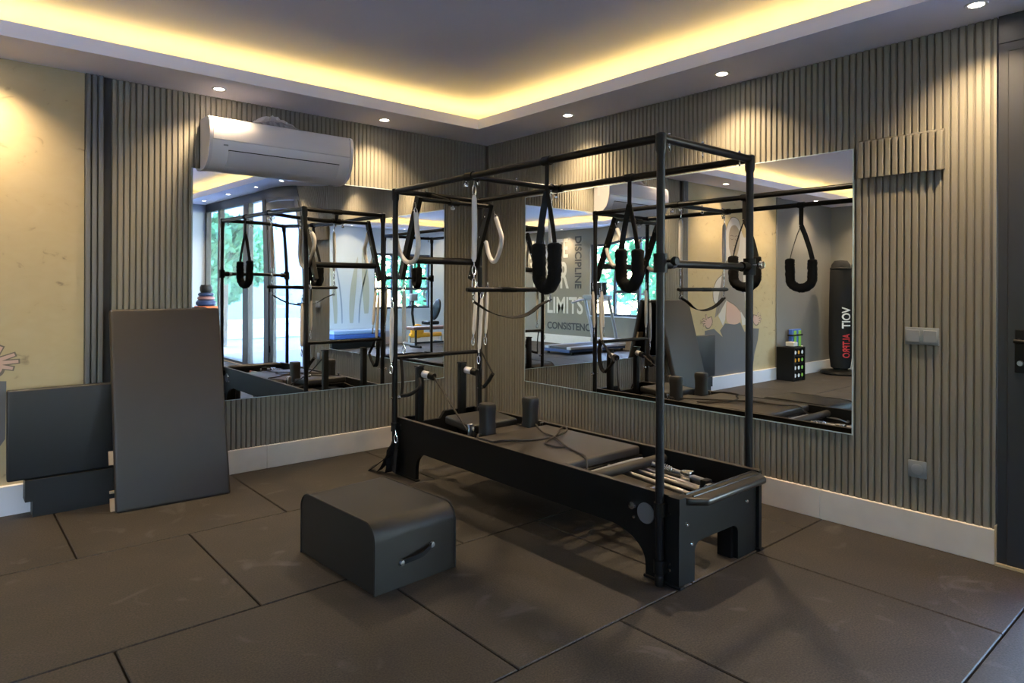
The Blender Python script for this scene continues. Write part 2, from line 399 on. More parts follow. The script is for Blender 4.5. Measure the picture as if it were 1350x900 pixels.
MB().rbox(-.013, -.008, -4.005, -3.962, .92, 1.12, .003, 1).tube([(-.012, -3.98, 1.068), (-.05, -3.98, 1.068)], .011).tube(smooth_path([(-.05, -3.968, 1.068), (-.055, -4.0, 1.066), (-.055, -4.11, 1.066)]), .010).build('handle', M_BLACK, d1)
MB().lathe([(.0, -.022), (.011, -.022), (.013, -.012), (.013, 0)], 16, 'x', (-.006, -3.985, .965)).build('lock_cylinder', M_STEEL, d1)
for hz in (.35, 1.25, 2.1): MB().tube([(-.016, -5.25, hz-.05), (-.016, -5.25, hz+.05)], .011).build('hinge', M_BLACK, d1)
w1 = struct(bpy.data.objects.new('window_1', None)); COL.objects.link(w1)
def post(y0, y1): MB().rbox(-.01, .08, y0, y1, 0, 2.47, .004, 1).build('window_frame', M_ANTH, w1, smooth=False)
post(-5.50, -5.30); post(-6.45, -6.20); post(-7.75, -7.66); post(D, D+.08)
MB().box(-.005, .08, D, BY-.008, 2.47, ZS).build('header', M_ANTH, w1, smooth=False)
for y0, y1 in ((-6.20, -5.50), (-7.66, -6.45), (D+.08, -7.75)):
    MB().box(-.01, .08, y0, y1, 0, .05).build('window_frame', M_ANTH, w1, smooth=False)
    MB().box(.03, .04, y0, y1, .05, 2.47).build('pane', M_GLASS, w1, smooth=False)
struct(MB().box(-.02, .10, D, BY-.004, -.021, .012).build('trim_1', M_BRASS, smooth=False))

def window(name, horiz, a0, a1, z0, z1, plane, depth, mull, trans):
    # framed window in a wall; horiz = axis the width runs along
    r = struct(bpy.data.objects.new(name, None)); COL.objects.link(r)
    def bx(u0, u1, v0, v1, d0, d1): 
        return MB().box(d0, d1, u0, u1, v0, v1) if horiz == 'y' else MB().box(u0, u1, d0, d1, v0, v1)
    f = .05; d0, d1 = plane-depth, plane-depth+.06
    fm = mat('dark_blue_window_frame', (.02, .03, .06), .4)
    for q in ((a0, a0+f, z0, z1), (a1-f, a1, z0, z1), (a0+f, a1-f, z0, z0+f), (a0+f, a1-f, z1-f, z1)): bx(*q, d0, d1).build('window_frame', fm, r, smooth=False)
    cs = [a0+f] + [a for a in mull] + [a1-f]
    for q in mull: bx(q-.03, q+.03, z0+f, z1-f, d0, d1).build('mullion', fm, r, smooth=False)
    for i in range(len(cs)-1):
        u0 = cs[i]+(.03 if i else 0); u1 = cs[i+1]-(.03 if i < len(cs)-2 else 0)
        if i in trans:
            bx(u0, u1, trans[i]-.03, trans[i]+.03, d0, d1).build('transom', fm, r, smooth=False)
            bx(u0, u1, z0+f, trans[i]-.03, d0+.02, d0+.03).build('pane', M_GLASS, r, smooth=False)
            bx(u0, u1, trans[i]+.03, z1-f, d0+.02, d0+.03).build('pane', M_GLASS, r, smooth=False)
        else: bx(u0, u1, z0+f, z1-f, d0+.02, d0+.03).build('pane', M_GLASS, r, smooth=False)
    bx(a0, a1, z0-.02, z0, plane-.08, plane+.03).build('sill', M_PALE, r, smooth=False)
window('window_2', 'y', wy0, wy1, wz0, wz1, W, .11, [-4.60, -3.95], {1: 1.20, 2: 1.60})
window('window_3', 'x', sx0, sx1, sz0, sz1, D, .11, [-4.58, -4.08], {0: 1.25, 1: 1.25, 2: 1.25})
# daylight portals in the three openings
def portal(loc, rot, sx, sy):
    l = bpy.data.lights.new('daylight_portal', 'AREA'); l.shape = 'RECTANGLE'; l.size = sx; l.size_y = sy
    l.cycles.is_portal = True
    o = bpy.data.objects.new('daylight_portal', l); COL.objects.link(o); o.location = loc; o.rotation_euler = rot; o['kind'] = 'helper'
portal((W-.13, (wy0+wy1)/2, (wz0+wz1)/2), (PI/2, 0, -PI/2), wy1-wy0, wz1-wz0)
portal(((sx0+sx1)/2, D-.13, (sz0+sz1)/2), (PI/2, 0, PI), sx1-sx0, sz1-sz0)
portal((.12, (D+BY)/2, 1.25), (PI/2, 0, PI/2), BY-D, 2.45)

# ------------------------------------------------------------------ downlights
M_LENS = mat('downlight_lens', (1, .95, .9), .5, emit=(1, .86, .70), estr=LENS_E)
M_RING = mat('downlight_ring', (.75, .74, .74), .35)
ring = MB().lathe([(.030, .0), (.032, -.004), (.044, -.006), (.047, -.001), (.047, .0)], 20).mesh('rim', M_RING)
lens = MB().lathe([(0, -.002), (.031, -.002), (.031, .004)], 20).mesh('lens', M_LENS)
def spots(where):
    for i, (x, y, lab) in enumerate(where):
        t = thing('downlight', lab, 'light', (x, y, ZS), 0, 'recessed downlights')
        inst(None, ring, 'rim', t); inst(None, lens, 'lens', t)
        l = bpy.data.lights.new('downlight_beam', 'SPOT'); l.energy = SPOT_W; l.color = WARM; l.spot_size = math.radians(120); l.spot_blend = 1.0; l.shadow_soft_size = .03
        lo = bpy.data.objects.new('downlight_beam', l); COL.objects.link(lo); lo.parent = t; lo.location = (0, 0, -.012)
S = [(-1.192, -.22, 'round recessed downlight in the soffit right of the air conditioner'),
     (-2.42, -.22, 'round recessed downlight in the soffit above the left end of the air conditioner'),
     (-.23, -1.262, 'round recessed downlight in the soffit over the left end of the big wall mirror'),
     (-.235, -2.564, 'round recessed downlight in the soffit above the front end of the exercise frame'),
     (-.245, -3.866, 'round recessed downlight in the soffit by the glass door'),
     (-3.65, -.22, 'round recessed downlight above the painted meditating figure'),
     (-4.88, -.22, 'round recessed downlight at the far end of the cream wall'),
     (-6.10, -.22, 'round recessed downlight over the grey wall by the punching bag')]
for k, y in enumerate((-5.17, -6.47, -7.77)): S.append((-.245, y, 'round recessed downlight over the glass wall, %s from the door' % ('first', 'second', 'third')[k]))
for k, y in enumerate((-.70+0, -2.0, -3.3, -4.6, -5.9, -7.2)): S.append((W+.24, y, 'round recessed downlight above the lettered wall, %s from the grey corner' % ('first', 'second', 'third', 'fourth', 'fifth', 'sixth')[k]))
for k, x in enumerate((-1.6, -2.9, -4.2, -5.5)): S.append((x, D+.24, 'round recessed downlight over the pale window wall, %s from the glazing' % ('first', 'second', 'third', 'fourth')[k]))
spots(S)

# ------------------------------------------------------------------ mirrors
mr = thing('wall_mirror', 'large frameless mirror on the right slatted wall reflecting the exercise frame', 'mirror', (0, -1.884, .508))
MB().box(-.005, -.001, -3.23, -.538, .508, 2.070).build('mirror_glass', M_MIRROR, mr, smooth=False)
MB().box(-.006, .0, -.538, -.532, .508, 2.07).box(-.006, .0, -3.236, -3.23, .508, 2.07).box(-.006, .0, -3.236, -.532, .502, .508).box(-.006, .0, -3.236, -.532, 2.07, 2.076).build('polished_edge', M_EDGE, mr, smooth=False)
ml = thing('wall_mirror', 'frameless mirror on the back slatted wall under the air conditioner', 'mirror', (-1.5, 0, .519))
# a slightly bowed sheet, as hung
def bow(x, z):
    sx = min(1, max(0, (-1.55-x)/.55)); sz = min(1, max(0, (z-1.2)/.9))
    return BOW*(sx*sx*(3-2*sx))*sz*sz
BOW = -.0080
nx, nz = 40, 30; X0, X1, Z0, Z1 = -2.523, -.480, .519, 2.095
vs = []; fs = []
for j in range(nz+1):
    for i in range(nx+1):
        x = X0+(X1-X0)*i/nx; z = Z0+(Z1-Z0)*j/nz; vs.append((x, -.008+bow(x, z), z))
for j in range(nz):
    for i in range(nx):
        a = j*(nx+1)+i; fs.append((a, a+1, a+nx+2, a+nx+1))
MB().add(vs, fs).build('mirror_glass', M_MIRROR, ml, smooth=True, ang=180)
MB().box(X0-.005, X0, -.008, 0, Z0, Z1).box(X1, X1+.005, -.008, 0, Z0, Z1).box(X0-.005, X1+.005, -.008, 0, Z0-.005, Z0).box(X0-.005, X1+.005, -.008, 0, Z1, Z1+.005).build('polished_edge', M_EDGE, ml, smooth=False)

# ------------------------------------------------------------------ air conditioner
ac = thing('air_conditioner', 'white wall-mounted split air conditioner above the back mirror', 'air conditioner', (-1.96, -.003, 2.085))
prof = [(-.006, 2.425), (-.165, 2.422), (-.190, 2.412), (-.203, 2.39), (-.210, 2.34), (-.208, 2.27), (-.196, 2.21), (-.170, 2.15), (-.130, 2.115), (-.08, 2.092), (-.006, 2.085)]
MB().prism(prof, 'x', -2.455, -1.475).build('body', M_WHITE, ac, ang=35)
pf = [(-.160, 2.428), (-.190, 2.419), (-.207, 2.395), (-.216, 2.34), (-.214, 2.275), (-.208, 2.27), (-.203, 2.39), (-.165, 2.422)]
MB().prism(pf, 'x', -2.452, -1.478).build('front_panel', M_WHITE, ac, ang=35)
lv = [(-.200, 2.205), (-.174, 2.147), (-.134, 2.111), (-.131, 2.116), (-.168, 2.151), (-.193, 2.209)]
MB().prism(lv, 'x', -2.35, -1.56).build('louver', M_WHITE2, ac, ang=35)
lg = [(-.2005, 2.212), (-.1975, 2.212), (-.1935, 2.203), (-.1965, 2.203)]
MB().prism(lg, 'x', -2.352, -1.558).build('louver_gap', M_DKGAP, ac)
pc = [(y*1.03-.002 if y < -.01 else y, 2.255+(z-2.255)*1.02) for y, z in prof]
for x0 in (-2.476, -1.475): MB().prism(pc, 'x', x0, x0+.021).build('end_cap', M_WHITE2, ac, ang=35)
MB().box(-2.385, -2.355, -.2035, -.198, 2.236, 2.246).build('maker_badge', M_GREYF, ac, smooth=False)
MB().box(-1.49+.031, -1.49+.037, -.09, -.055, 2.27, 2.36).build('cable_cover', M_WHITE, ac, smooth=False)
fm = MB(); vs = []; fs = []; q = random.Random(3)
nu, nv = 14, 7
for j in range(nv+1):
    for i in range(nu+1):
        u, v = i/nu, j/nv
        x = -2.16+.32*u+q.uniform(-.008, .008); y = -.15+.13*v+q.uniform(-.01, .01)
        h = .085*math.sin(PI*min(1, max(0, u*1.05)))**.8*(.35+.65*math.sin(PI*v))
        vs.append((x, y, 2.436+h*q.uniform(.45, 1.1)))
for j in range(nv):
    for i in range(nu):
        a = j*(nu+1)+i; fs.append((a, a+1, a+nu+2, a+nu+1))
tag(fm.add(vs, fs).build('plastic_film', M_PLASTIC, smooth=False), 'crumpled clear plastic film lying on top of the air conditioner', 'film')

# ------------------------------------------------------------------ switch, socket, slatted cover
sw = thing('light_switch', 'grey double light switch on the right slatted wall', 'switch', (0, -3.573, 1.066))
MB().rbox(-.009, 0, -3.651, -3.495, 1.022, 1.110, .003, 2).build('plate', M_SWITCH, sw)
for y in (-3.612, -3.534): MB().rbox(-.0125, -.008, y-.031, y+.031, 1.035, 1.097, .002, 1).build('rocker', M_SWITCH2, sw)
so = thing('power_socket', 'grey power socket low on the right slatted wall', 'socket', (0, -3.555, .383))
MB().rbox(-.009, 0, -3.598, -3.512, .340, .426, .003, 2).build('plate', M_SWITCH, so)
MB().lathe([(.024, -.011), (.027, -.0105), (.028, -.008)], 24, 'x', (0, -3.555, .383)).build('socket_ring', M_SWITCH2, so)
MB().lathe([(0, -.0098), (.0235, -.0098), (.0235, -.009)], 24, 'x', (0, -3.555, .383)).build('socket_well', M_GREYF, so)
for dz in (-.0095, .0095): MB().lathe([(0, -.0108), (.0028, -.0108), (.0028, -.009)], 10, 'x', (0, -3.555+dz, .383)).build('pin_hole', M_DKGAP, so)
vc = thing('slatted_cover', 'protruding slatted box on the right wall between mirror and glass door', 'cover', (0, -3.47, 1.91))
MB().prism([(.0, 2.112), (-.014, 2.098), (-.014, 1.908), (.0, 1.908)], 'y', -3.672, -3.262).build('backing', M_SUBS, vc, smooth=False)
sv = slat_mesh(.0265, .016, 1.905, 2.10)
for k in range(12): inst(None, sv, 'slat', vc, (-.030, -3.262-.4*(k+.5)/11.8-.000, 0), (0, 0, -PI/2)).matrix_parent_inverse = WORLD[vc.name].inverted()

# ------------------------------------------------------------------ reformer with tower
XL, XR, YF, YB, TZ, TR = -1.405, -.66, -2.99, -.745, 1.969, .019
RF = thing('pilates_reformer', 'black pilates reformer bed with a tall tube frame over it', 'exercise frame', (-1.03, -1.87, 0))
for x in (XL, XR):
    for y in (YF, YB):
        MB().tube([(x, y, .045 if y == YF else .03), (x, y, TZ-.01)], TR, 16).tube([(x, y, TZ-.07), (x, y, TZ-.055), (x, y, TZ-.02), (x, y, TZ+.016), (x, y, TZ+.022)], [TR, .024, .025, .024, .016], 16).build('post', M_BLACKT, RF)
for x in (XL, XR):
    MB().tube([(x, YF, TZ), (x, YB, TZ)], TR, 16).build('top_rail', M_BLACKT, RF)
MB().tube([(XL, YF, TZ), (XR, YF, TZ)], TR, 16).build('top_crossbar', M_BLACKT, RF)
MB().tube([(XL, YB, TZ), (XR, YB, TZ)], TR, 16).build('top_crossbar', M_BLACKT, RF)
# sliding crossbar with sleeves
YM = -1.60
MB().tube([(XL, YM, TZ-.002), (XR, YM, TZ-.002)], .017, 16).build('sliding_crossbar', M_BLACKT, RF)
for x in (XL, XR):
    MB().tube([(x, YM-.035, TZ), (x, YM+.035, TZ)], .026, 16).tube([(x, YM, TZ), (x+(.06 if x == XL else -.06), YM, TZ)], .023, 14).build('sleeve_clamp', M_BLACK, RF)
    s_ = 1 if x == XL else -1
    MB().lathe([(0, 0), (.014, .003), (.016, .014), (.010, .026), (.004, .03), (.004, .04)], 14, 'z', (x-.005*s_, YM+.03, TZ-.062)).build('clamp_knob', M_CHROME, RF)
# eyebolts under the top bars
eb = MB().tube([Vector((.011*math.cos(a), 0, -.036+.011*math.sin(a))) for a in [2*PI*i/14 for i in range(15)]], .0035, 8, False).tube([(0, 0, -.026), (0, 0, .026)], .0035, 8).lathe([(0, .0305), (.006, .029), (.007, .022), (.005, .019)], 10).mesh('eyebolt', M_CHROME)
def eye(x, y, z, rz=0):
    c = bpy.data.objects.new('eyebolt', eb); COL.objects.link(c); adopt(c, RF); c.location = (x, y, z); c.rotation_euler = (0, 0, rz)
for x in (XL+.06, XL+.32, XR-.10): eye(x, YF, TZ, .6)
for x in (XL+.06, XR-.07, XL+.37): eye(x, YM, TZ, .6)
for z, dx in ((1.30, 0), (1.17, 0), (.83, 0)):
    pass
# front pull bar between the front posts
MB().tube([(XL+.02, YF+.005, 1.417), (XR-.02, YF+.005, 1.417)], .017, 16).build('front_bar', M_BLACKT, RF)
for x in (XL, XR):
    s_ = 1 if x == XL else -1
    MB().tube([(x, YF, 1.375), (x, YF, 1.46)], .031, 18).tube([(x, YF, 1.417), (x+.07*s_, YF+.003, 1.417)], .025, 14).build('bar_clamp', M_BLACK, RF)
    MB().lathe([(0, 0), (.018, .004), (.021, .018), (.013, .032), (.006, .036), (.006, .06)], 14, 'y', (x+.01*s_, YF-.085, 1.425)).build('clamp_knob', M_CHROME if x == XR else M_BLACK, RF)
MB().tube([(XL+.075, YF+.003, 1.417), (XL+.10, YF+.003, 1.417)], .0225, 16).build('bar_collar', M_STEEL, RF)
# back crossbar low
MB().tube([(XL+.01, YB, .815), (XR-.01, YB, .815)], .015, 14).build('back_crossbar', M_BLACKT, RF)
# push-through frame at the back
PT = Vector((0, -.93, 1.905)); PB = Vector((0, -.62, 1.155))
def onarm(x, t): p = PT.lerp(PB, t); return (x, p.y, p.z)
for x in (-1.335, -.715):
    a_ = MB()
    d_ = (PB-PT).normalized(); nn = Vector((0, -d_.z, d_.y))
    p0 = Vector(onarm(x, -.02)); p1 = Vector(onarm(x, .72))
    vsq = []
    for p in (p0, p1):
        for sx_, sn in ((-1, -1), (1, -1), (1, 1), (-1, 1)): vsq.append(p + Vector((.016*sx_, 0, 0)) + nn*.024*sn)
    a_.add(vsq, [(3, 2, 1, 0), (4, 5, 6, 7), (0, 1, 5, 4), (1, 2, 6, 5), (2, 3, 7, 6), (3, 0, 4, 7)])
    arm_ = a_.build('push_arm', M_BLACK, RF, smooth=False)
    for t in (.10, .3, .45, .68):
        p = Vector(onarm(x, t)); MB().tube([p-Vector((.022, 0, 0)), p+Vector((.022, 0, 0))], .006, 8).build('bolt', M_CHROME, arm_)
MB().tube([onarm(-1.35, 0), onarm(-.70, 0)], .016, 14).build('push_top_bar', M_BLACKT, RF)
MB().tube([onarm(-1.33, .545), onarm(-.72, .545)], .026, 14).build('push_grip_bar', M_BLACKT, RF)
MB().tube([(-1.12, YB, TZ), (-1.04, -.93, 1.905)], .015, 12).tube([(-1.08, YB, TZ-.001), (-1.16, YB, TZ-.001)], .024, 14).tube([(-1.08, -.93, 1.905), (-1.0, -.93, 1.905)], .024, 14).build('pivot_link', M_BLACK, RF)
MB().lathe([(0, 0), (.014, .004), (.016, .016), (.006, .026), (.005, .04)], 12, 'z', (-1.05, -.93, 1.85)).build('pivot_knob', M_STEEL, RF)
# clamps that hold the posts to the bed
for y in (YF, YB):
    for x, s_ in ((XL, 1), (XR, -1)):
        for z in ((.335, .085) if y == YF else (.335, .10)):
            MB().tube([(x, y, z-.03), (x, y, z+.03)], .026, 16).box(x, x+.03*s_, y-.028, y+.028, z-.026, z+.026).build('post_clamp', M_BLACK, RF)
            for dz in (-.014, .014):
                MB().lathe([(0, -.006), (.006, -.005), (.007, 0)], 10, 'x', (x+(.028 if s_ > 0 else -.034), y-.036, z+dz)).build('bolt', M_CHROME, RF)
        if y == YF: MB().lathe([(.019, 0), (.021, .005), (.021, .04), (.019, .045)], 16, 'z', (x, y, .0)).build('post_foot', M_BLACK, RF)
    if y == YB:
        for x in (XL, XR): MB().tube([(x-.035, y, .535), (x+.035, y, .535)], .006, 10).lathe([(0, -.006), (.014, -.004), (.014, .010), (.006, .014)], 12, 'x', (x+.03, y, .535)).build('pin_knob', M_CHROME, RF)
# side boards with legs cut out of the board
lowr = [(-3.075, 0), (-2.895, 0), (-2.894, .06)]
lowr += [(-2.894+.215*(1-math.cos(t)), .06+.135*math.sin(t)) for t in [PI/2*i/10 for i in range(1, 11)]]
lowr += [(-2.2, .192), (-1.085, .198)]
lowr += [(-1.085+.11*math.sin(t), .198-.12*(1-math.cos(t))) for t in [PI/2*i/8 for i in range(1, 9)]]
lowr += [(-.974, 0), (-.715, 0)]
uppr = [(y, .395) for y, z in lowr]
for x0 in (-1.380, -.710):
    board(uppr, lowr, 'x', x0, x0+.025).build('side_board', M_BLACK, RF, ang=30)
    MB().box(x0-.002, x0+.027, -3.07, -.716, .3952, .3985).build('painted_lit_edge', M_ROLL, RF, smooth=False)  # lighter strip painting in the lit top edge of the board
    MB().rbox(x0-.006, x0+.031, -3.085, -2.885, .0, .014, .003, 1).build('foot_plate', M_BLACK, RF, smooth=False)
    MB().rbox(x0-.006, x0+.031, -.985, -.705, .0, .012, .003, 1).build('foot_plate', M_BLACK, RF, smooth=False)
    # leg returns giving the legs their box shape
    s_ = 1 if x0 < -1 else -1
MB().lathe([(0, -.006), (.045, -.006), (.047, -.004), (.047, 0)], 32, 'x', (-1.380, -2.896, .288)).build('round_badge', M_DISC, RF)
MB().lathe([(0, -.02), (.016, -.018), (.019, -.008), (.019, 0)], 18, 'x', (-1.380, -2.825, .308)).build('side_knob', M_CHROME, RF)
MB().lathe([(0, -.005), (.007, -.004), (.008, 0)], 12, 'x', (-1.380, -2.828, .254)).build('bolt', M_CHROME, RF)
# front end board with arch opening
lowr = [(-1.355, 0), (-1.241, 0), (-1.24, .13)]
lowr += [(-1.24+.05*(1-math.cos(t)), .13+.04*math.sin(t)) for t in [PI/2*i/6 for i in range(1, 7)]]
lowr += [(-.93+.05*math.sin(t), .17-.04*(1-math.cos(t))) for t in [PI/2*i/6 for i in range(0, 7)]]
lowr += [(-.879, 0), (-.71, 0)]
board([(x, .385) for x, z in lowr], lowr, 'y', -3.06, -3.035).build('end_board', M_BLACK, RF, ang=30)
MB().box(-.90, -.88, -3.035, -2.96, 0, .16).build('leg_inner', M_BLACK, RF, smooth=False)
MB().box(-1.24, -1.22, -3.035, -2.93, 0, .16).build('leg_inner', M_BLACK, RF, smooth=False)
for x, z in ((-1.30, .262), (-1.262, .168), (-.80, .262)):
    MB().lathe([(0, -.006), (.008, -.005), (.010, 0)], 12, 'y', (x, -3.060, z)).build('bolt', M_CHROME, RF)
# standing platform at the front
pp = [(-1.345, -3.03), (-.70, -3.03), (-.715, -3.085), (-.765, -3.145), (-1.275, -3.155), (-1.335, -3.10)]
bm = bmesh.new(); lo = [bm.verts.new((x, y, .360)) for x, y in pp]; hi = [bm.verts.new((x, y, .393)) for x, y in pp]
bm.faces.new(lo); bm.faces.new(hi[::-1])
for i in range(6): bm.faces.new((lo[i], hi[i], hi[(i+1) % 6], lo[(i+1) % 6]))
bmesh.ops.recalc_face_normals(bm, faces=bm.faces[:])
bmesh.ops.bevel(bm, geom=bm.edges[:], offset=.011, segments=3, profile=.5, affect='EDGES')
M_GLOSS = mat('glossy_black_lacquer', (.014, .012, .010), .36)
MB().bm(bm).build('standing_platform', M_GLOSS, RF)
for y in (-3.05, -3.09): MB().tube([(-1.30, y, .3925), (-.74, y, .3925)], .006, 8).build('grip_strip', M_GLOSS, RF)
MB().box(-1.40, -1.352, -3.09, -3.03, .33, .40).build('corner_bracket', M_BLACK, RF, smooth=False)
# back end board
MB().prism([(-1.355, .19), (-1.355, .39), (-1.22, .39), (-1.19, .345), (-1.02, .345), (-.98, .395), (-.71, .395), (-.71, .19)], 'y', -.745, -.72).build('end_board', M_BLACK, RF, smooth=False)
MB().box(-1.355, -1.27, -.745, -.715, 0, .39).build('back_leg', M_BLACK, RF, smooth=False)
MB().box(-.80, -.71, -.745, -.715, 0, .39).build('back_leg', M_BLACK, RF, smooth=False)
# pulley risers
for x in (-1.215, -.84):
    rz_ = MB().rbox(x-.028, x+.022, -.79, -.745, .19, .735, .006, 2).build('pulley_riser', M_BLACK, RF)
    MB().tube([(x+.015, -.79, .69), (x+.03, -.845, .683)], .025, 16).build('pulley_axle', M_WHITE2, rz_)
    MB().tube([(x+.03, -.845, .683), (x+.042, -.885, .675)], .026, 16).build('pulley_wheel', M_BLACK, rz_)
    MB().rbox(x-.032, x+.02, -.80, -.74, .735, .748, .005, 2).build('riser_cap', M_BLACK, rz_)
# carriage tracks, spring bar, carriage
for x in (-1.335, -.735):
    MB().box(x-.018, x+.018, -3.03, -.75, .255, .285).build('track', M_STEEL, RF, smooth=False)
MB().tube([(-1.352, -2.50, .352), (-.714, -2.50, .352)], .026, 16).build('foam_roller_bar', M_ROLL, RF)
MB().rbox(-1.352, -.715, -2.36, -1.40, .315, .343, .006, 1).build('carriage_board', M_BLACK, RF)
def cushion(x0, x1, y0, y1, z0, z1, r, puff=.006, n_=10):
    bm = bmesh.new()
    bmesh.ops.create_cube(bm, size=1, matrix=Matrix.Translation(((x0+x1)/2, (y0+y1)/2, (z0+z1)/2)) @ Matrix.Diagonal((x1-x0, y1-y0, z1-z0, 1)))
    bmesh.ops.bevel(bm, geom=bm.edges[:], offset=r, segments=4, profile=.5, affect='EDGES')
    return MB().bm(bm)
cushion(-1.362, -.742, -2.358, -1.575, .343, .396, .014).build('carriage_mat', M_PAD, RF)
for x in (-1.26, -1.20, -1.05, -1.0, -.9): MB().tube([(x, -2.42, .335), (x, -2.375, .335)], .007, 8).build('spring_hook', M_CHROME, RF)
# neck cushion between the rests and head rest
cushion(-1.13, -.87, -1.60, -1.40, .335, .385, .012).build('neck_mat', M_PAD, RF)
hr = cushion(-1.235, -.845, -1.40, -1.10, .37, .425, .016)
hr.v = [tuple(Vector((0, -1.40, .36)) + Matrix.Rotation(math.radians(4), 3, 'X') @ (Vector(p)-Vector((0, -1.40, .36)))) for p in hr.v]
hr.build('head_rest', M_PADB, RF)
# shoulder rests: waisted upholstered blocks
def rest(cx, cy):
    m_ = MB(); n_ = 20; vs = []; fs = []
    lev = [(.345, .90), (.36, 1.0), (.40, 1.0), (.45, .93), (.50, .94), (.545, 1.02), (.566, .99), (.574, .90), (.576, .6), (.576, 0.05)]
    for z, s_ in lev:
        for j in range(n_):
            a = 2*PI*j/n_; c_, s2 = math.cos(a), math.sin(a)
            px = .044*math.copysign(abs(c_)**.55, c_)*s_; py = .052*math.copysign(abs(s2)**.55, s2)*s_
            vs.append((cx+px, cy+py, z))
    for i in range(len(lev)-1):
        for j in range(n_): fs.append((i*n_+j, i*n_+(j+1) % n_, (i+1)*n_+(j+1) % n_, (i+1)*n_+j))
    fs.append(tuple((len(lev)-1)*n_+j for j in range(n_)))
    return m_.add(vs, fs)
for cx in (-1.185, -.82):
    r_ = rest(cx, -1.50).build('shoulder_rest', M_PADB, RF)
    s_ = -1 if cx < -1 else 1
    MB().rbox(cx-.055, cx+.055, -1.56, -1.44, .337, .347, .003, 1).build('rest_base', M_BLACK, r_)
# chrome cleats on the outer sides of the rests
for s_, x in ((-1, -1.275), (1, -.745)):
    c_ = MB().rbox(x-.018, x+.018, -1.55, -1.42, .343, .353, .003, 1).tube([(x, -1.47, .35), (x, -1.47, .425)], .008, 12).lathe([(0, .012), (.012, .008), (.013, -.004), (0, -.008)], 12, 'z', (x, -1.47, .425)).tube([(x-.012, -1.53, .35), (x-.012, -1.53, .40), (x+.012, -1.53, .40), (x+.012, -1.53, .35)], .007, 10)
    c_.build('rope_cleat', M_CHROME, RF)
    MB().lathe([(.006, -.012), (.017, -.010), (.009, 0), (.017, .010), (.006, .012)], 16, 'y', (x+.03*(-1 if s_ > 0 else 1), -1.43, .375)).build('cleat_pulley', M_STEEL, RF)
MB().rbox(-1.29, -1.25, -1.445, -1.425, .35, .445, .004, 1).build('bracket', M_STEEL, RF)
# ropes
def rope(pts, r=.0055, n_=5): MB().tube(smooth_path(pts, n_), r, 8).build('rope', M_ROPE, RF)
rope([(-1.173, -.885, .675), (-1.20, -1.15, .50), (-1.255, -1.42, .37)])
rope([(-.798, -.885, .675), (-.80, -.90, .45), (-.80, -.95, .35), (-.76, -1.40, .36)])
zr = .4025
rope([(-1.275, -1.53, .40), (-1.352, -1.62, .405), (-1.352, -1.71, .404), (-1.345, -1.76, zr), (-1.278, -1.774, zr), (-1.151, -1.867, zr), (-.996, -1.893, zr), (-.909, -1.885, zr+.006), (-.80, -1.82, zr), (-.752, -1.77, zr+.004), (-.765, -1.745, zr+.003), (-.85, -1.80, zr), (-.981, -1.905, zr+.008), (-1.089, -1.944, zr), (-1.145, -1.996, zr), (-1.149, -2.088, zr), (-1.115, -2.12, zr)])
rope([(-.745, -1.47, .41), (-.80, -1.53, zr), (-.94, -1.748, zr), (-1.01, -1.934, zr+.008), (-1.103, -2.103, zr+.004), (-1.142, -2.229, zr), (-1.185, -2.333, zr+.004), (-1.21, -2.372, .39), (-1.235, -2.40, .352), (-1.30, -2.46, .343)])
MB().tube(smooth_path([(-1.16, -2.62, .27), (-1.165, -2.63, .17), (-1.18, -2.63, .10), (-1.155, -2.64, .09)], 4), .005, 8).build('hanging_cord', M_ROPE, RF)
# folded foot bar and springs lying in the open front of the bed
MB().tube([(-1.02, -2.36, .325), (-1.09, -2.90, .325)], .014, 14).tube([(-1.09, -2.90, .325), (-1.096, -2.955, .325)], .012, 12).build('spring_tube', M_STEEL, RF)
M_PINKTIP = mat('pink_plastic_tip', (.55, .22, .18), .5)
MB().tube([(-1.093, -2.93, .325), (-1.098, -2.965, .325)], .0135, 12).build('tube_tip', M_PINKTIP, RF)
MB().tube([(-.94, -2.36, .322), (-.99, -2.92, .322)], .011, 14).build('spring_tube', M_STEEL, RF)
MB().tube([(-.88, -2.38, .322), (-.955, -2.90, .322)], .010, 14).build('spring_tube', M_STEEL, RF)
MB().tube(smooth_path([(-1.30, -2.40, .33), (-.86, -2.42, .345), (-.845, -2.50, .345), (-.90, -2.85, .345), (-.925, -2.93, .345), (-.99, -2.955, .343)], 6), .012, 12).build('foot_bar', M_GREYF, RF)
MB().tube([(-1.345, -2.755, .318), (-1.075, -2.745, .318)], .008, 10).build('cross_rod', M_STEEL, RF)
MB().rbox(-.93, -.88, -2.82, -2.76, .30, .375, .008, 2).build('foot_bar_bracket', M_CHROME, RF)
MB().rbox(-.98, -.925, -2.95, -2.91, .30, .37, .008, 2).build('foot_bar_bracket', M_BLACK, RF)
hp = []
for i in range(61):
    a = 2*PI*i/10; t = i/60; hp.append((-.875-.03*t+.012*math.cos(a), -2.60-.10*t, .36+.012*math.sin(a)))
MB().tube(hp, .003, 6).build('coil_spring', M_CHROME, RF)
MB().tube(smooth_path([(-1.30, -2.52, .33), (-1.27, -2.62, .335), (-1.30, -2.67, .315)], 5), .005, 8).lathe([(0, -.01), (.009, -.006), (.010, .006), (0, .01)], 10, 'z', (-1.30, -2.675, .322)).build('cord_end', M_STEEL, RF)

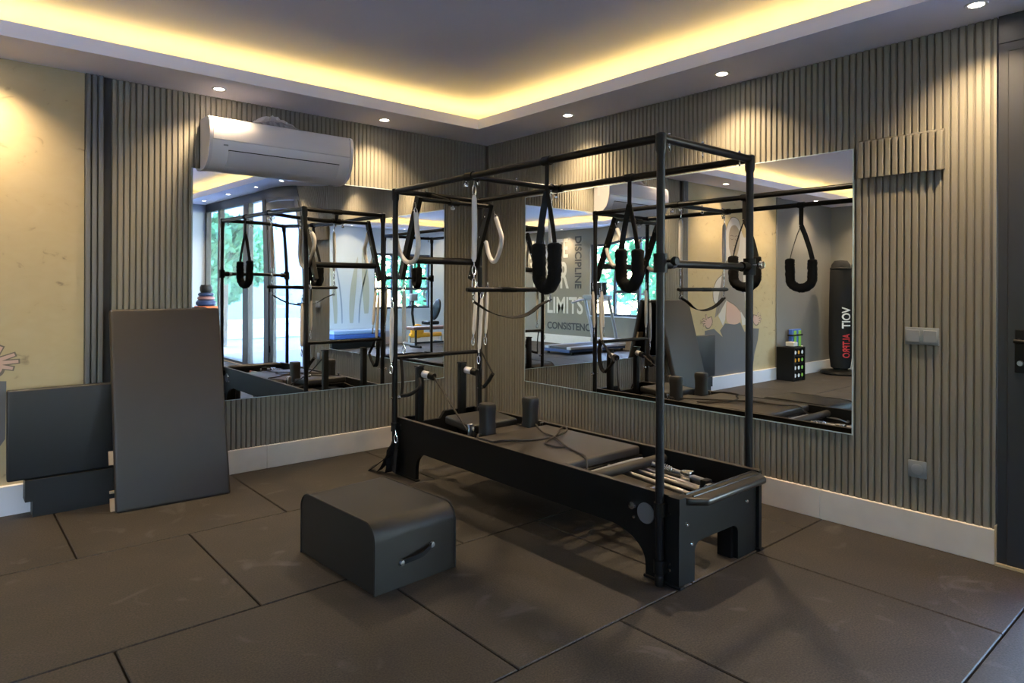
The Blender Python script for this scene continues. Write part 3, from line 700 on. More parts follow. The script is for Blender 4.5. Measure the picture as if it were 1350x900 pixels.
# ------------------------------------------------------------------ things hanging on the tower
def carabiner(p, q_):
    # a snap hook from p down to q
    p, q_ = Vector(p), Vector(q_); d = q_-p; L = d.length; u = d.normalized(); s_ = u.cross(Vector((.6, .8, .1))).normalized()
    pts = [p]
    for i in range(13):
        a = -PI/2+2*PI*i/12; pts.append(p + u*(.35*L+.32*L*(1+math.sin(a))) + s_*.010*math.cos(a))
    return MB().tube(pts, .0038, 8)
def covered_spring(name, label, top, bot, hooks=(True, True), r=.0140):
    t = thing(name, label, 'spring', top, 0)
    top, bot = Vector(top), Vector(bot)
    k = 9; pts = [top.lerp(bot, i/(k-1))+Vector((0, 0, 0)) for i in range(k)]
    MB().tube(pts, [r*.6]+[r*(1+.05*math.sin(i*2.1)) for i in range(k-2)]+[r*.6], 12).build('sleeve', M_SLEEVE, t)
    d = (bot-top).normalized()
    if hooks[0]: carabiner(top-d*.075, top+d*.005).build('snap_hook', M_CHROME, t)
    if hooks[1]: carabiner(bot-d*.005, bot+d*.085).build('snap_hook', M_CHROME, t)
    return t
covered_spring('covered_spring', 'white sleeved spring hanging on the outer side of the back left post', (-1.437, -.757, 1.16), (-1.440, -.757, .79))
covered_spring('covered_spring', 'white sleeved spring on the inner side of the back left post above the low crossbar', (-1.352, -.775, 1.28), (-1.352, -.775, .925))
covered_spring('covered_spring', 'white sleeved spring left of the back right post, ending level with the low crossbar', (-.715, -.775, 1.27), (-.742, -.775, .95))
covered_spring('covered_spring', 'white sleeved spring in front of the back right post, lowest of the three there', (-.675, -.79, 1.22), (-.70, -.79, .81))
covered_spring('covered_spring', 'white sleeved spring right of the back right post beside the wall', (-.605, -.77, 1.27), (-.622, -.77, .95))
def looped(name, label, pts):
    t = thing(name, label, 'spring', pts[0]); P = smooth_path(pts, 6)
    MB().tube(P[3:-3], .0165, 12).build('sleeve', M_SLEEVE, t)
    for p, q_ in ((P[0], P[4]), (P[-1], P[-5])): carabiner(p, q_).build('snap_hook', M_CHROME, t)
looped('looped_spring', 'white sleeved spring looped in a U beside the left push arm', [(-1.362, -.93, 1.88), (-1.362, -.95, 1.72), (-1.362, -.97, 1.58), (-1.362, -.93, 1.49), (-1.362, -.84, 1.475), (-1.362, -.76, 1.52), (-1.362, -.70, 1.60), (-1.362, -.67, 1.72), (-1.40, -.70, 1.80)])
looped('looped_spring', 'white sleeved spring looped in a U beside the right push arm', [(-.690, -.95, 1.87), (-.688, -1.0, 1.76), (-.688, -1.04, 1.66), (-.688, -1.00, 1.54), (-.688, -.945, 1.495), (-.688, -.89, 1.55), (-.688, -.86, 1.63), (-.693, -.85, 1.66)])
# trapeze: dowel on two long sleeved springs, with a sling
TB = thing('trapeze_bar', 'black trapeze bar hung from the sliding crossbar on two white sleeved springs', 'bar', (-1.03, YM, 1.29))
bx0, bx1, bz = -1.425, -.70, 1.292
MB().tube([(bx0, YM, bz), (bx0+.02, YM, bz), (bx1-.02, YM, bz), (bx1, YM, bz)], [.012, .0155, .0155, .012], 16).build('dowel', M_BLACKT, TB)
MB().tube([(-1.16, YM, bz), (-1.04, YM, bz)], .0175, 14).build('bar_grip', M_BLACK, TB)
for x in (-1.372, -.735):
    P = [(x, YM, 1.85), (x, YM, 1.47)]
    MB().tube([(x, YM, 1.86), (x, YM, 1.84), (x+.003, YM, 1.66), (x, YM, 1.48), (x, YM, 1.46)], [.008, .0155, .0165, .0155, .008], 12).build('spring_sleeve', M_SLEEVE, TB)
    carabiner((x, YM, 1.955), (x, YM, 1.855)).build('snap_hook', M_CHROME, TB)
    carabiner((x, YM, 1.465), (x, YM, 1.38)).build('snap_hook', M_CHROME, TB)
    carabiner((x, YM, 1.39), (x, YM, 1.30)).build('snap_hook', M_CHROME, TB)
    for i in range(3): MB().tube([Vector((x, YM, 1.265-.022*i)) + Vector((.007*math.cos(a), .004*math.cos(a)*(i % 2), .013*math.sin(a))) for a in [2*PI*j/10 for j in range(11)]], .0028, 6, False).build('chain_link', M_CHROME, TB)
sp_ = smooth_path([(-1.372, YM, 1.22), (-1.25, YM, 1.155), (-1.12, YM, 1.122), (-1.0, YM, 1.120), (-.91, YM, 1.145), (-.83, YM, 1.19), (-.735, YM, 1.225)], 5)
MB().strap(sp_, [Vector((0, 1, .25*math.sin(i*.12))) for i in range(len(sp_))], .04, .004).build('sling', M_WEB, TB)
# fleece loops
def fleece(name, label, x, y, zr_, ux, sep, ztop, zbot, r):
    t = thing(name, label, 'exercise loop', (x, y, zr_))
    U = Vector((ux[0], ux[1], 0)).normalized()
    pts = []
    c0 = Vector((x, y, 0))
    hs = sep/2
    for z in (ztop, ztop-.03, ztop-.07, ztop-.11, ztop-.145): pts.append(c0 + U*hs*(1.0 if z > ztop-.1 else .97) + Vector((0, 0, z)))
    zc = zbot+hs*.95+r*.2
    for i in range(1, 8):
        a = PI*i/8; pts.append(c0 + U*hs*math.cos(a) + Vector((0, 0, zc-hs*math.sin(a)*.95)))
    for z in (ztop-.155, ztop-.115, ztop-.075, ztop-.035, ztop-.008): pts.append(c0 - U*hs + Vector((0, 0, z)))
    P = smooth_path(pts, 4); q = random.Random(5); k = len(P)
    rs = [r*(1 if 1 < i < k-2 else (.8 if i in (1, k-2) else .45)) for i in range(k)]
    mb = MB().tube(P, rs, 18)
    vs_ = []
    for i, v in enumerate(mb.v):
        pc_ = P[min(i//18, k-1)]; d = Vector(v)-pc_; vs_.append(tuple(pc_ + d*(1+q.uniform(-.09, .09))))
    mb.v = vs_; mb.build('fleece_cover', M_FUZZ, t, ang=180)
    zk = zr_-.16
    W_ = Vector((.92, -.38, 0))
    kn = c0+Vector((0, 0, zk))
    MB().strap([c0+Vector((0, 0, zr_+.005)), c0+Vector((0, 0, zr_-.08)), kn], U, .034, .005).build('hanging_strap', M_WEB, t)
    MB().tube([c0+Vector((0, -.026, zr_)), c0+Vector((0, .026, zr_))], TR+.005, 16).build('strap_wrap', M_WEB, t)
    for s_, wv in ((1, W_), (-1, U)):
        e_ = c0+U*hs*s_+Vector((0, 0, ztop-.01))
        P2 = [kn, kn.lerp(e_, .3)+U*s_*.006, kn.lerp(e_, .7)+U*s_*.006, e_]
        MB().strap(P2, wv, .036, .004).build('loop_strap', M_WEB, t)
    return t
fleece('fleece_loop', 'black fleece covered strap loop hanging from the near top rail', XL, -2.265, TZ, (.25, .97), .168, 1.545, 1.300, .036)
fleece('fleece_loop', 'black fleece covered strap loop hanging from the top rail on the wall side', XR, -2.205, TZ, (.25, .97), .165, 1.545, 1.305, .036)
# cotton straps on the back left foot and back right post
cs = thing('foot_straps', 'bundle of black cotton straps hooked at the back left foot of the bed', 'strap', (-1.43, -.78, .3))
carabiner((-1.432, -.80, .325), (-1.432, -.81, .235)).build('snap_hook', M_CHROME, cs)
for k, (dx, ey) in enumerate(((-.02, -.52), (.0, -.60), (.015, -.68))):
    MB().strap(smooth_path([(-1.432, -.80, .245), (-1.435+dx*.3, -.77+.02*k, .17), (-1.44+dx, (ey-.75)/2, .07), (-1.44+dx*1.6, ey, .008)], 5), Vector((.6, -.5, .6)), .05, .005).build('cotton_strap', M_WEB, cs)
MB().strap(smooth_path([(-1.432, -.795, .24), (-1.43, -.80, .14), (-1.433, -.79, .03)], 5), Vector((0, 1, 0)), .035, .005).build('cotton_strap', M_WEB, cs)
hs_ = thing('handle_strap', 'black strap handle loop hanging on the back right post', 'strap', (-.68, -.80, .84))
MB().strap(smooth_path([(-.69, -.79, .84), (-.69, -.775, .76), (-.69, -.775, .66), (-.69, -.80, .58), (-.69, -.84, .555)], 5), Vector((.5, .8, 0)), .036, .005).build('strap_back', M_WEB, hs_)
MB().strap([(-.69, -.79, .835), (-.69, -.87, .75), (-.69, -.945, .665)], Vector((.5, .6, .3)), .022, .005).build('strap_front', M_WEB, hs_)
MB().tube([(-.69, -.945, .665), (-.69, -.90, .61), (-.69, -.84, .555)], .014, 12).build('strap_grip', M_WEB, hs_)
hs2 = thing('handle_strap', 'black strap handle loop hanging on the back left post below the low crossbar', 'strap', (-1.38, -.80, .80))
MB().strap(smooth_path([(-1.375, -.775, .81), (-1.37, -.785, .72), (-1.37, -.79, .62), (-1.385, -.80, .555)], 5), Vector((.8, .5, 0)), .034, .005).build('strap_back', M_WEB, hs2)
MB().tube(smooth_path([(-1.385, -.80, .555), (-1.35, -.86, .57), (-1.30, -.90, .62), (-1.28, -.86, .67)], 4), .013, 12).build('strap_grip', M_WEB, hs2)

# ------------------------------------------------------------------ sitting box
SB = thing('sitting_box', 'black upholstered box seat with a strap handle on the floor', 'box', (-2.215, -1.935, 0), math.radians(3.4))
bw, bl_, bh, r_ = .435, .662, .298, .075
prof = [(-bl_/2, .0), (bl_/2, .0)] + [(bl_/2-r_+r_*math.cos(a), bh-r_+r_*math.sin(a)) for a in [PI/2*i/10 for i in range(11)]] + [(-bl_/2+r_-r_*math.sin(a), bh-r_+r_*math.cos(a)) for a in [PI/2*i/10 for i in range(11)]]
bm = bmesh.new(); k = len(prof)
lo = [bm.verts.new((-bw/2, y, z)) for y, z in prof]; hi = [bm.verts.new((bw/2, y, z)) for y, z in prof]
f1 = bm.faces.new(lo); f2 = bm.faces.new(hi[::-1])
for i in range(k): bm.faces.new((lo[i], hi[i], hi[(i+1) % k], lo[(i+1) % k]))
bmesh.ops.recalc_face_normals(bm, faces=bm.faces[:])
bmesh.ops.bevel(bm, geom=list(f1.edges)+list(f2.edges), offset=.008, segments=3, profile=.6, affect='EDGES')
MB().bm(bm).build('upholstery', M_LEATH, SB, local=True, ang=35)
for x in (-bw/2, bw/2):
    pp = [(x*1.002, y, z) for y, z in prof[1:]]+[(x*1.002, prof[0][0], prof[0][1])]
    MB().tube(pp, .0045, 8).build('piping', M_LEATH, SB, local=True)
hd = MB().strap(smooth_path([(-.075, -bl_/2-.004, .108), (-.05, -bl_/2-.022, .118), (0, -bl_/2-.034, .128), (.05, -bl_/2-.022, .140), (.075, -bl_/2-.004, .143)], 5), Vector((.1, 0, 1)), .020, .007).build('strap_handle', M_WEB, SB, local=True)
for x, z in ((-.082, .106), (.082, .143)):
    MB().lathe([(0, -.012), (.011, -.010), (.014, -.003), (.014, .001)], 14, 'y', (x, -bl_/2-.0, z)).build('handle_stud', M_STEEL, SB, local=True)

# ------------------------------------------------------------------ boards leaning at the left
TP = thing('leaning_mat', 'tall dark padded mat board leaning against the back wall', 'mat', (-2.722, -.432, 0))
TP.rotation_euler = (math.radians(-14.6), 0, math.radians(-3.0))
cushion(-.315, .315, -.0, .06, .0, 1.205, .018).build('pad', M_PAD, TP, local=True)
for x in (-.295, .27):
    for z in ((.06, .33) if x < 0 else (.06, .33, .80)): MB().box(x-.04, x+.04, .06, .085, z-.05, z+.03).build('wooden_cleat', M_WOOD, TP, local=True, smooth=False)
MB().box(-.30, .30, .060, .066, .02, 1.185).build('back_board', M_BLACK, TP, local=True, smooth=False)
J = thing('padded_board', 'low charcoal padded board against the cream wall behind the tall leaning mat', 'board', (-3.2, -.15, .205))
cushion(-3.522, -2.95, -.160, -.105, .212, .722, .012).build('pad', M_PADB, J)
MB().box(-3.50, -2.97, -.105, -.09, .225, .71).build('back_board', M_BLACK, J, smooth=False)
K = thing('floor_panel', 'plain black board on the floor beneath the charcoal padded board', 'board', (-3.2, -.15, 0))
MB().prism([(-3.405, 0), (-2.95, 0), (-2.95, .21), (-3.44, .21), (-3.44, .09), (-3.405, .09)], 'y', -.175, -.06).build('panel', M_PADB, K, smooth=False)
MB().box(-2.98, -2.955, -.185, -.175, .0, .06).build('foot_block', M_BLACK, K, smooth=False)
MB().box(-3.03, -2.93, -.19, -.176, .06, .075).build('foot_strip', M_WOOD, K, smooth=False)

# ------------------------------------------------------------------ mural on the cream wall
mu = thing('wall_mural', 'painted mural of a meditating woman with long white hair on the cream wall', 'mural', (-4.2, -.012, 0))
def flat(poly, name, mt, lay):
    bm = bmesh.new(); y = -.0122-.0006*lay
    vs_ = [bm.verts.new((x, y, z)) for x, z in poly]; f = bm.faces.new(vs_)
    ex = bmesh.ops.extrude_face_region(bm, geom=[f])
    for v in [g for g in ex['geom'] if isinstance(g, bmesh.types.BMVert)]: v.co.y = -.0118
    bmesh.ops.triangulate(bm, faces=[f_ for f_ in bm.faces if len(f_.verts) > 4])
    return MB().bm(bm).build(name, mt, mu, smooth=False)
def curve2(poly, n_=5):
    P = smooth_path([(x, 0, z) for x, z in poly+[poly[0]]], n_)[:-1]; return [(p.x, p.z) for p in P]
P_HAIR = mat('mural_white', (.52, .49, .45), .9); P_ROBE = mat('mural_beige', (.21, .192, .175), .9); P_SKIN = mat('mural_skin', (.52, .35, .28), .9)
P_FACE = mat('mural_face', (.33, .27, .20), .9); P_LINE = mat('mural_line', (.16, .13, .10), .9); P_LEGS = mat('mural_grey', (.13, .13, .135), .9)
HAIR = [(-3.94,1.61),(-3.95,1.91),(-4.02,2.11),(-4.13,2.23),(-4.29,2.21),(-4.37,2.07),(-4.44,1.98),(-4.54,1.97),(-4.59,1.52),(-4.56,1.19),(-4.26,1.09),(-3.9,1.19)]
LEGS = [(-3.86,.75),(-3.98,.84),(-4.18,.82),(-4.35,.84),(-4.46,.71),(-4.69,.75),(-4.84,.74),(-4.81,.59),(-4.72,.4),(-4.67,.17),(-3.68,.17),(-3.52,.43),(-3.515,.76),(-3.72,.78),(-3.93,.66)]
flat(LEGS, 'legs', P_LEGS, 1); flat(curve2(HAIR), 'hair', P_HAIR, 1)
flat([(-3.9,1.47),(-3.8,1.42),(-3.7,1.28),(-3.7,1.15),(-3.78,1.08),(-3.9,1.19)], 'sleeve', P_HAIR, 1.5)
flat([(-3.98,1.65),(-4.13,1.69),(-4.26,1.7),(-4.4,1.57),(-4.46,1.19),(-4.49,.87),(-4.35,1.0),(-4.01,1.14),(-3.9,1.01),(-3.74,.92),(-3.82,1.19)], 'robe', P_ROBE, 2)
flat([(-4.01,1.14),(-3.98,.89),(-3.93,.81),(-3.82,.94),(-3.9,1.03)], 'robe_panel', P_HAIR, 3)
flat(curve2([(-4.02,1.13),(-4.2,1.07),(-4.35,.98),(-4.34,.85),(-4.18,.82),(-4.01,.88)]), 'belly', P_SKIN, 3)
flat([(-4.35,1.0),(-4.49,.87),(-4.54,.87),(-4.51,.81),(-4.4,.8)], 'robe_panel', P_HAIR, 3)
flat(curve2([(-4.07,1.82),(-4.06,2.0),(-4.12,2.11),(-4.23,2.13),(-4.32,2.04),(-4.32,1.88),(-4.26,1.73),(-4.19,1.68),(-4.12,1.72)]), 'face', P_FACE, 3)
for s_, cx in ((1, -3.575), (-1, -4.78)):
    flat(curve2([(cx-.08*s_,.93),(cx-.10*s_,.86),(cx-.04*s_,.80),(cx+.03*s_,.81),(cx+.04*s_,.87),(cx,.91)]), 'palm', P_SKIN, 2)
    flat(curve2([(cx-.095*s_,.94),(cx-.115*s_,.86),(cx-.04*s_,.786),(cx+.04*s_,.797),(cx+.052*s_,.87),(cx,.923)]), 'palm_outline', P_LINE, 1.6)
    for i, (dx, dz, L) in enumerate(((.03, .015, .10), (.02, .05, .09), (-.02, .09, .07), (.03, -.02, .08))):
        a = (.05, .35, 1.1, -.25)[i]
        p0 = (cx+.0*s_, .86+.3*dz); p1 = (p0[0]+L*1.15*math.cos(a)*s_, p0[1]+L*1.15*math.sin(a))
        nx_, nz_ = -math.sin(a)*.012, math.cos(a)*.012*1
        g_ = 1.55; e1 = (p1[0]+.008*math.cos(a)*s_, p1[1]+.008*math.sin(a))
        flat([(p0[0]+nx_*g_*s_, p0[1]+nz_*g_), (e1[0]+nx_*1.2*s_, e1[1]+nz_*1.2), (e1[0]-nx_*1.2*s_, e1[1]-nz_*1.2), (p0[0]-nx_*g_*s_, p0[1]-nz_*g_)], 'finger_outline', P_LINE, 1.8)
        flat([(p0[0]+nx_*s_, p0[1]+nz_), (p1[0]+nx_*.7*s_, p1[1]+nz_*.7), (p1[0]-nx_*.7*s_, p1[1]-nz_*.7), (p0[0]-nx_*s_, p0[1]-nz_)], 'finger', P_SKIN, 2.5)
def stroke(pts, wdt=.008):
    P = smooth_path([(x, 0, z) for x, z in pts], 5); L_ = []; R_ = []
    for i, p in enumerate(P):
        t_ = (P[min(i+1, len(P)-1)]-P[max(i-1, 0)]).normalized(); n_ = Vector((-t_.z, 0, t_.x))*wdt/2
        L_.append((p.x+n_.x, p.z+n_.z)); R_.append((p.x-n_.x, p.z-n_.z))
    flat(L_+R_[::-1], 'line', P_LINE, 4)
for q_ in ([(-4.095,1.955),(-4.13,1.94),(-4.17,1.95)], [(-4.21,1.95),(-4.25,1.935),(-4.29,1.955)], [(-4.09,1.985),(-4.13,1.995),(-4.175,1.985)], [(-4.205,1.985),(-4.25,1.995),(-4.29,1.985)],
           [(-4.15,1.80),(-4.185,1.79),(-4.22,1.80)], [(-4.18,1.87),(-4.19,1.86),(-4.20,1.87)], [(-4.02,1.14),(-4.2,1.08),(-4.36,.98)], [(-3.98,1.64),(-3.9,1.45),(-3.89,1.2),(-3.79,.95)], [(-3.9,1.47),(-3.78,1.40),(-3.70,1.28),(-3.71,1.14),(-3.78,1.08)], [(-3.94,1.61),(-3.95,1.91),(-4.02,2.11),(-4.13,2.23),(-4.29,2.21),(-4.37,2.07)]): stroke(q_)

# ------------------------------------------------------------------ lettering on the left wall
le = thing('wall_lettering', 'painted slogan lettering on the greige wall beside the big window', 'lettering', (W, -6.2, 1.3))
def word(txt, mt, y, z, h, wdt, rot=None, up=False):
    c = bpy.data.curves.new('letters', 'FONT'); c.body = txt; c.size = 1; c.extrude = .002; c.align_x = 'LEFT'; c.offset = .02
    c.materials.append(mt)
    o = bpy.data.objects.new('word', c); COL.objects.link(o)
    bpy.context.view_layer.update()
    dx, dy = max(o.dimensions.x, .01), max(o.dimensions.y, .01)
    sx_, sy_ = wdt/dx, h/dy
    R = Matrix(((0, 0, 1), (1, 0, 0), (0, 1, 0))) if not up else Matrix(((0, 0, 1), (0, 1, 0), (-1, 0, 0)))
    me = bpy.data.meshes.new_from_object(o); bpy.data.objects.remove(o)
    bb_ = [Vector(v.co) for v in me.vertices]; mx_ = min(v.x for v in bb_); my_ = min(v.y for v in bb_)
    for v in me.vertices:
        q_ = R @ Vector(((v.co.x-mx_)*sx_, (v.co.y-my_)*sy_, v.co.z)); v.co = q_ + Vector((W+.003, y, z))
    no = bpy.data.objects.new('word', me); COL.objects.link(no); adopt(no, le); return no
word('ELEVATE', M_CREAMLET, -7.22, 1.97, .44, 1.29)
word('YOUR', M_CREAMLET, -7.22, 1.26, .63, 1.32)
word('LIMITS', M_CREAMLET, -6.60, .69, .39, 1.14)
word('CONSISTENCY', M_DARKLET, -6.60, .325, .165, 1.52)
word('DISCIPLINE', M_DARKLET, -5.71, 2.445, .20, 1.18, up=True)

# ------------------------------------------------------------------ treadmill facing the left wall window
T = thing('treadmill', 'grey treadmill standing by the big window below the lettering', 'treadmill', (-6.1, -4.45, 0))
y0, y1 = -4.83, -4.10
MB().rbox(-6.95, -5.32, y0, y0+.12, .10, .155, .012, 2).build('side_rail', M_TREAD, T)
MB().rbox(-6.95, -5.32, y1-.12, y1, .10, .155, .012, 2).build('side_rail', M_TREAD, T)
MB().rbox(-6.90, -5.34, y0+.12, y1-.12, .09, .145, .01, 2).build('belt', M_BELT, T)
MB().rbox(-6.95, -5.30, y0+.02, y1-.02, .045, .10, .01, 2).build('deck_frame', M_NAVY, T)
MB().rbox(-7.0, -6.60, y0+.03, y1-.03, .10, .24, .04, 3).build('motor_cover', M_TREAD, T)
for y in (y0+.04, y1-.04):
    MB().tube([(-6.72, y, .10), (-6.62, y, .5), (-6.44, y, 1.08)], .032, 12).build('upright', M_GREYF if False else M_TREAD, T)
    MB().tube([(-6.44, y, 1.06), (-6.05, y, .98)], .022, 12).build('hand_rail', M_TREAD, T)
    MB().tube([(-5.40, y, 0), (-5.40, y, .05)], .03, 10).build('foot', M_BLACK, T)
    MB().tube([(-6.85, y, 0), (-6.85, y, .05)], .03, 10).build('foot', M_BLACK, T)
MB().rbox(-6.52, -6.40, y0, y1, 1.04, 1.14, .02, 2).build('console', M_GREYF, T)
MB().rbox(-6.56, -6.46, y0+.18, y1-.18, 1.12, 1.40, .02, 2).build('display', M_BLACK, T)

# ------------------------------------------------------------------ corner by the grey wall
BG = thing('punching_bag', 'black standing punching bag with white and red print in the grey corner', 'punching bag', (-6.62, -.36, 0))
MB().lathe([(.28, 0), (.29, .02), (.27, .05), (.10, .07), (.10, .10)], 28, 'z', (-6.62, -.36, 0)).build('base', M_BLACK, BG)
MB().lathe([(.10, .08), (.135, .10), (.16, .30), (.165, .6), (.158, 1.2), (.150, 1.55), (.13, 1.66), (.09, 1.72), (0, 1.73)], 28, 'z', (-6.62, -.36, 0)).build('bag', M_WEB, BG)
MB().tube([Vector((-6.62+.14*math.cos(a), -.36+.14*math.sin(a), 1.60)) for a in [2*PI*i/20 for i in range(21)]], .014, 8, False).build('top_strap', M_WEB, BG)
def bagword(txt, mt, z0, ln, h):
    c = bpy.data.curves.new('letters', 'FONT'); c.body = txt; c.extrude = .001; c.offset = .02; c.materials.append(mt)
    o = bpy.data.objects.new('print', c); COL.objects.link(o); bpy.context.view_layer.update()
    me = bpy.data.meshes.new_from_object(o); bpy.data.objects.remove(o)
    bm_ = bmesh.new(); bm_.from_mesh(me); bmesh.ops.triangulate(bm_, faces=bm_.faces[:]); bmesh.ops.subdivide_edges(bm_, edges=[e_ for e_ in bm_.edges if e_.calc_length() > .12], cuts=4, use_grid_fill=True); bm_.to_mesh(me); bm_.free()
    xs_ = [v.co.x for v in me.vertices]; ys_ = [v.co.y for v in me.vertices]
    dirn = Vector((.62, -.78, 0))                       # faces into the room
    side = Vector((0, 0, 1)).cross(dirn)
    for v in me.vertices:
        a = (v.co.x-min(xs_))/(max(xs_)-min(xs_))*ln; b_ = (v.co.y-min(ys_))/(max(ys_)-min(ys_))*h - h/2
        an = b_/.163
        d_ = dirn*math.cos(an)+side*math.sin(an)
        v.co = Vector((-6.62, -.36, z0-a)) + d_*(.1680+v.co.z)
    no = bpy.data.objects.new('print', me); COL.objects.link(no); adopt(no, BG)
bagword('VOIT', M_WPRINT, 1.02, .32, .13); bagword('ALTPRO', M_RED, .62, .36, .11)
B2 = thing('punching_bag', 'blue vinyl standing bag behind the black punching bag', 'punching bag', (-6.80, -.90, 0))
MB().lathe([(.24, 0), (.24, .05), (.15, .07), (.15, .12)], 24, 'z', (-6.80, -.90, 0)).build('base', M_BLACK, B2)
MB().lathe([(.12, .08), (.17, .14), (.18, .6), (.17, 1.5), (.13, 1.7), (0, 1.74)], 24, 'z', (-6.80, -.90, 0)).build('bag', M_BLUEL, B2)
GM = thing('folded_mat', 'green and blue striped folded mat standing against the grey wall', 'mat', (-5.74, -.07, 0))
cushion(-5.90, -5.62, -.10, -.04, .01, .70, .012).build('mat_body', M_BLUE, GM)
MB().rbox(-5.87, -5.80, -.112, -.10, .03, .68, .004, 1).rbox(-5.73, -5.66, -.112, -.10, .03, .68, .004, 1).build('green_stripe', M_GREEN, GM)
MB().rbox(-5.92, -5.60, -.115, -.035, .60, .625, .004, 1).build('strap', M_WEB, GM)
MB().rbox(-5.93, -5.88, -.112, -.05, .28, .45, .004, 1).build('white_tag', M_WPRINT, GM)
DT = thing('dumbbell_rack', 'small black dumbbell tower with coloured ends beside the green mat', 'rack', (-5.40, -.20, 0))
for x in (-5.555, -5.245): MB().rbox(x-.012, x+.012, -.32, -.06, 0, .47, .004, 1).build('side_panel', M_BLACK, DT)
for k in range(5): MB().rbox(-5.543, -5.257, -.31, -.07, .015+.108*k, .030+.108*k, .003, 1).build('shelf', M_BLACK, DT)
dm = MB().lathe([(0, -.115), (.034, -.115), (.040, -.108), (.040, -.055), (.034, -.05), (.014, -.045), (.014, .045), (.034, .05), (.040, .055), (.040, .108), (.034, .115), (0, .115)], 16, 'y').mesh('weights', M_BLACK)
capm = {}
for nm, mt in (('green', M_GREEN), ('white', M_WPRINT), ('orange', M_YEL)): capm[nm] = MB().lathe([(0, -.1165), (.026, -.1165), (.028, -.113), (.028, -.110)], 16, 'y').mesh('end_disc', mt)
ORD = [['white', 'white', 'green'], ['white', 'white', 'green'], ['orange', 'orange', 'green'], ['white', 'orange', 'white']]
for k in range(4):
    for j in range(3):
        cname = ORD[k][j]; place = ('left', 'middle', 'right')[2-j]
        t = thing('dumbbell', '%s-ended dumbbell, %s on the %s shelf of the small black tower' % (cname, place, ('lowest', 'second', 'third', 'top')[k]), 'dumbbell', (-5.30-.10*j, -.19, .074+.108*k), 0, 'dumbbells in the small tower')
        inst(None, dm, 'weights', t); inst(None, capm[cname], 'end_disc', t)
cb = thing('paper_box', 'small cream paper box lying on the dumbbell tower', 'box', (-5.42, -.19, .478))
MB().rbox(-5.48, -5.36, -.25, -.13, .478, .535, .004, 1).build('carton', M_CREAMLET, cb); MB().box(-5.48, -5.36, -.195, -.185, .5352, .5358).build('tape', M_WOOD, cb, smooth=False)

# ------------------------------------------------------------------ far side of the room
BK = thing('exercise_bike', 'recumbent exercise bike with amber frame under the pale wall window', 'exercise bike', (-4.6, -7.95, 0))
MB().rbox(-5.0, -4.15, -8.0, -7.9, .16, .26, .03, 2).build('frame', M_YEL, BK)
MB().tube([(-4.30, -7.95, .2), (-4.22, -7.95, .7), (-4.24, -7.95, 1.0)], .028, 12).build('mast', M_BLACK, BK)
MB().rbox(-4.34, -4.16, -8.0, -7.9, .98, 1.14, .02, 2).build('console', M_GREYF, BK)
MB().tube([(-4.24, -8.15, .86), (-4.26, -7.95, .88), (-4.24, -7.75, .86)], .014, 10).build('handlebar', M_BLACK, BK)
MB().lathe([(0, -.05), (.13, -.05), (.16, -.03), (.16, .03), (.13, .05), (0, .05)], 24, 'y', (-4.35, -7.95, .30)).build('flywheel_cover', M_YEL, BK)
sb = MB().lathe([(0, -.03), (.10, -.035), (.15, -.02), (.16, 0), (.15, .02), (.10, .035), (0, .03)], 24, 'x', (0, 0, 0))
sb.v = [(-4.86+x-.12*(z/.3), -7.95+y*1.0, .78+z*1.55) for x, y, z in sb.v]; sb.build('backrest', M_BLACK, BK)
MB().rbox(-4.86, -4.55, -8.1, -7.8, .44, .52, .03, 3).build('seat', M_BLACK, BK)
MB().tube([(-4.72, -7.95, .25), (-4.72, -7.95, .45)], .03, 12).build('seat_post', M_BLACK, BK)
for x in (-5.0, -4.15): MB().tube([(x, -8.2, .03), (x, -7.7, .03)], .03, 12).tube([(x, -7.95, .03), (x, -7.95, .2)], .03, 12).build('foot_bar', M_GREYF, BK)
BN = thing('weight_bench', 'flat brown vinyl weight bench in front of the exercise bike', 'bench', (-4.3, -7.3, 0))
cushion(-4.95, -3.75, -7.45, -7.15, .38, .45, .02).build('pad', M_BROWNV, BN)
for x in (-4.8, -3.9):
    MB().tube([(x, -7.3, .04), (x, -7.3, .38)], .025, 12).build('leg', M_BLACK, BN)
    MB().tube([(x, -7.5, .025), (x, -7.1, .025)], .025, 12).build('floor_bar', M_BLACK, BN)
MB().tube([(-4.8, -7.3, .1), (-3.9, -7.3, .1)], .02, 10).build('spine', M_BLACK, BN)
BMt = thing('gym_mat_stack', 'stacked blue gym mats on a low black frame along the pale wall', 'mat', (-3.0, -8.2, 0))
MB().rbox(-3.55, -2.3, -8.42, -7.95, .0, .20, .01, 1).build('frame', M_BLACK, BMt)
cushion(-3.5, -2.35, -8.40, -7.97, .20, .30, .02).build('mat', M_BLUE, BMt); cushion(-3.5, -2.35, -8.40, -7.97, .30, .38, .02).build('mat', M_BLUEL, BMt)
LF = thing('leaf_mural', 'painted tall leaf strokes on the pale wall beside the window', 'mural', (-2.9, D, 1.2))
P_LEAF = mat('leaf_sage', (.38, .42, .38), .9); P_LEAF2 = mat('leaf_blue', (.25, .32, .42), .9)
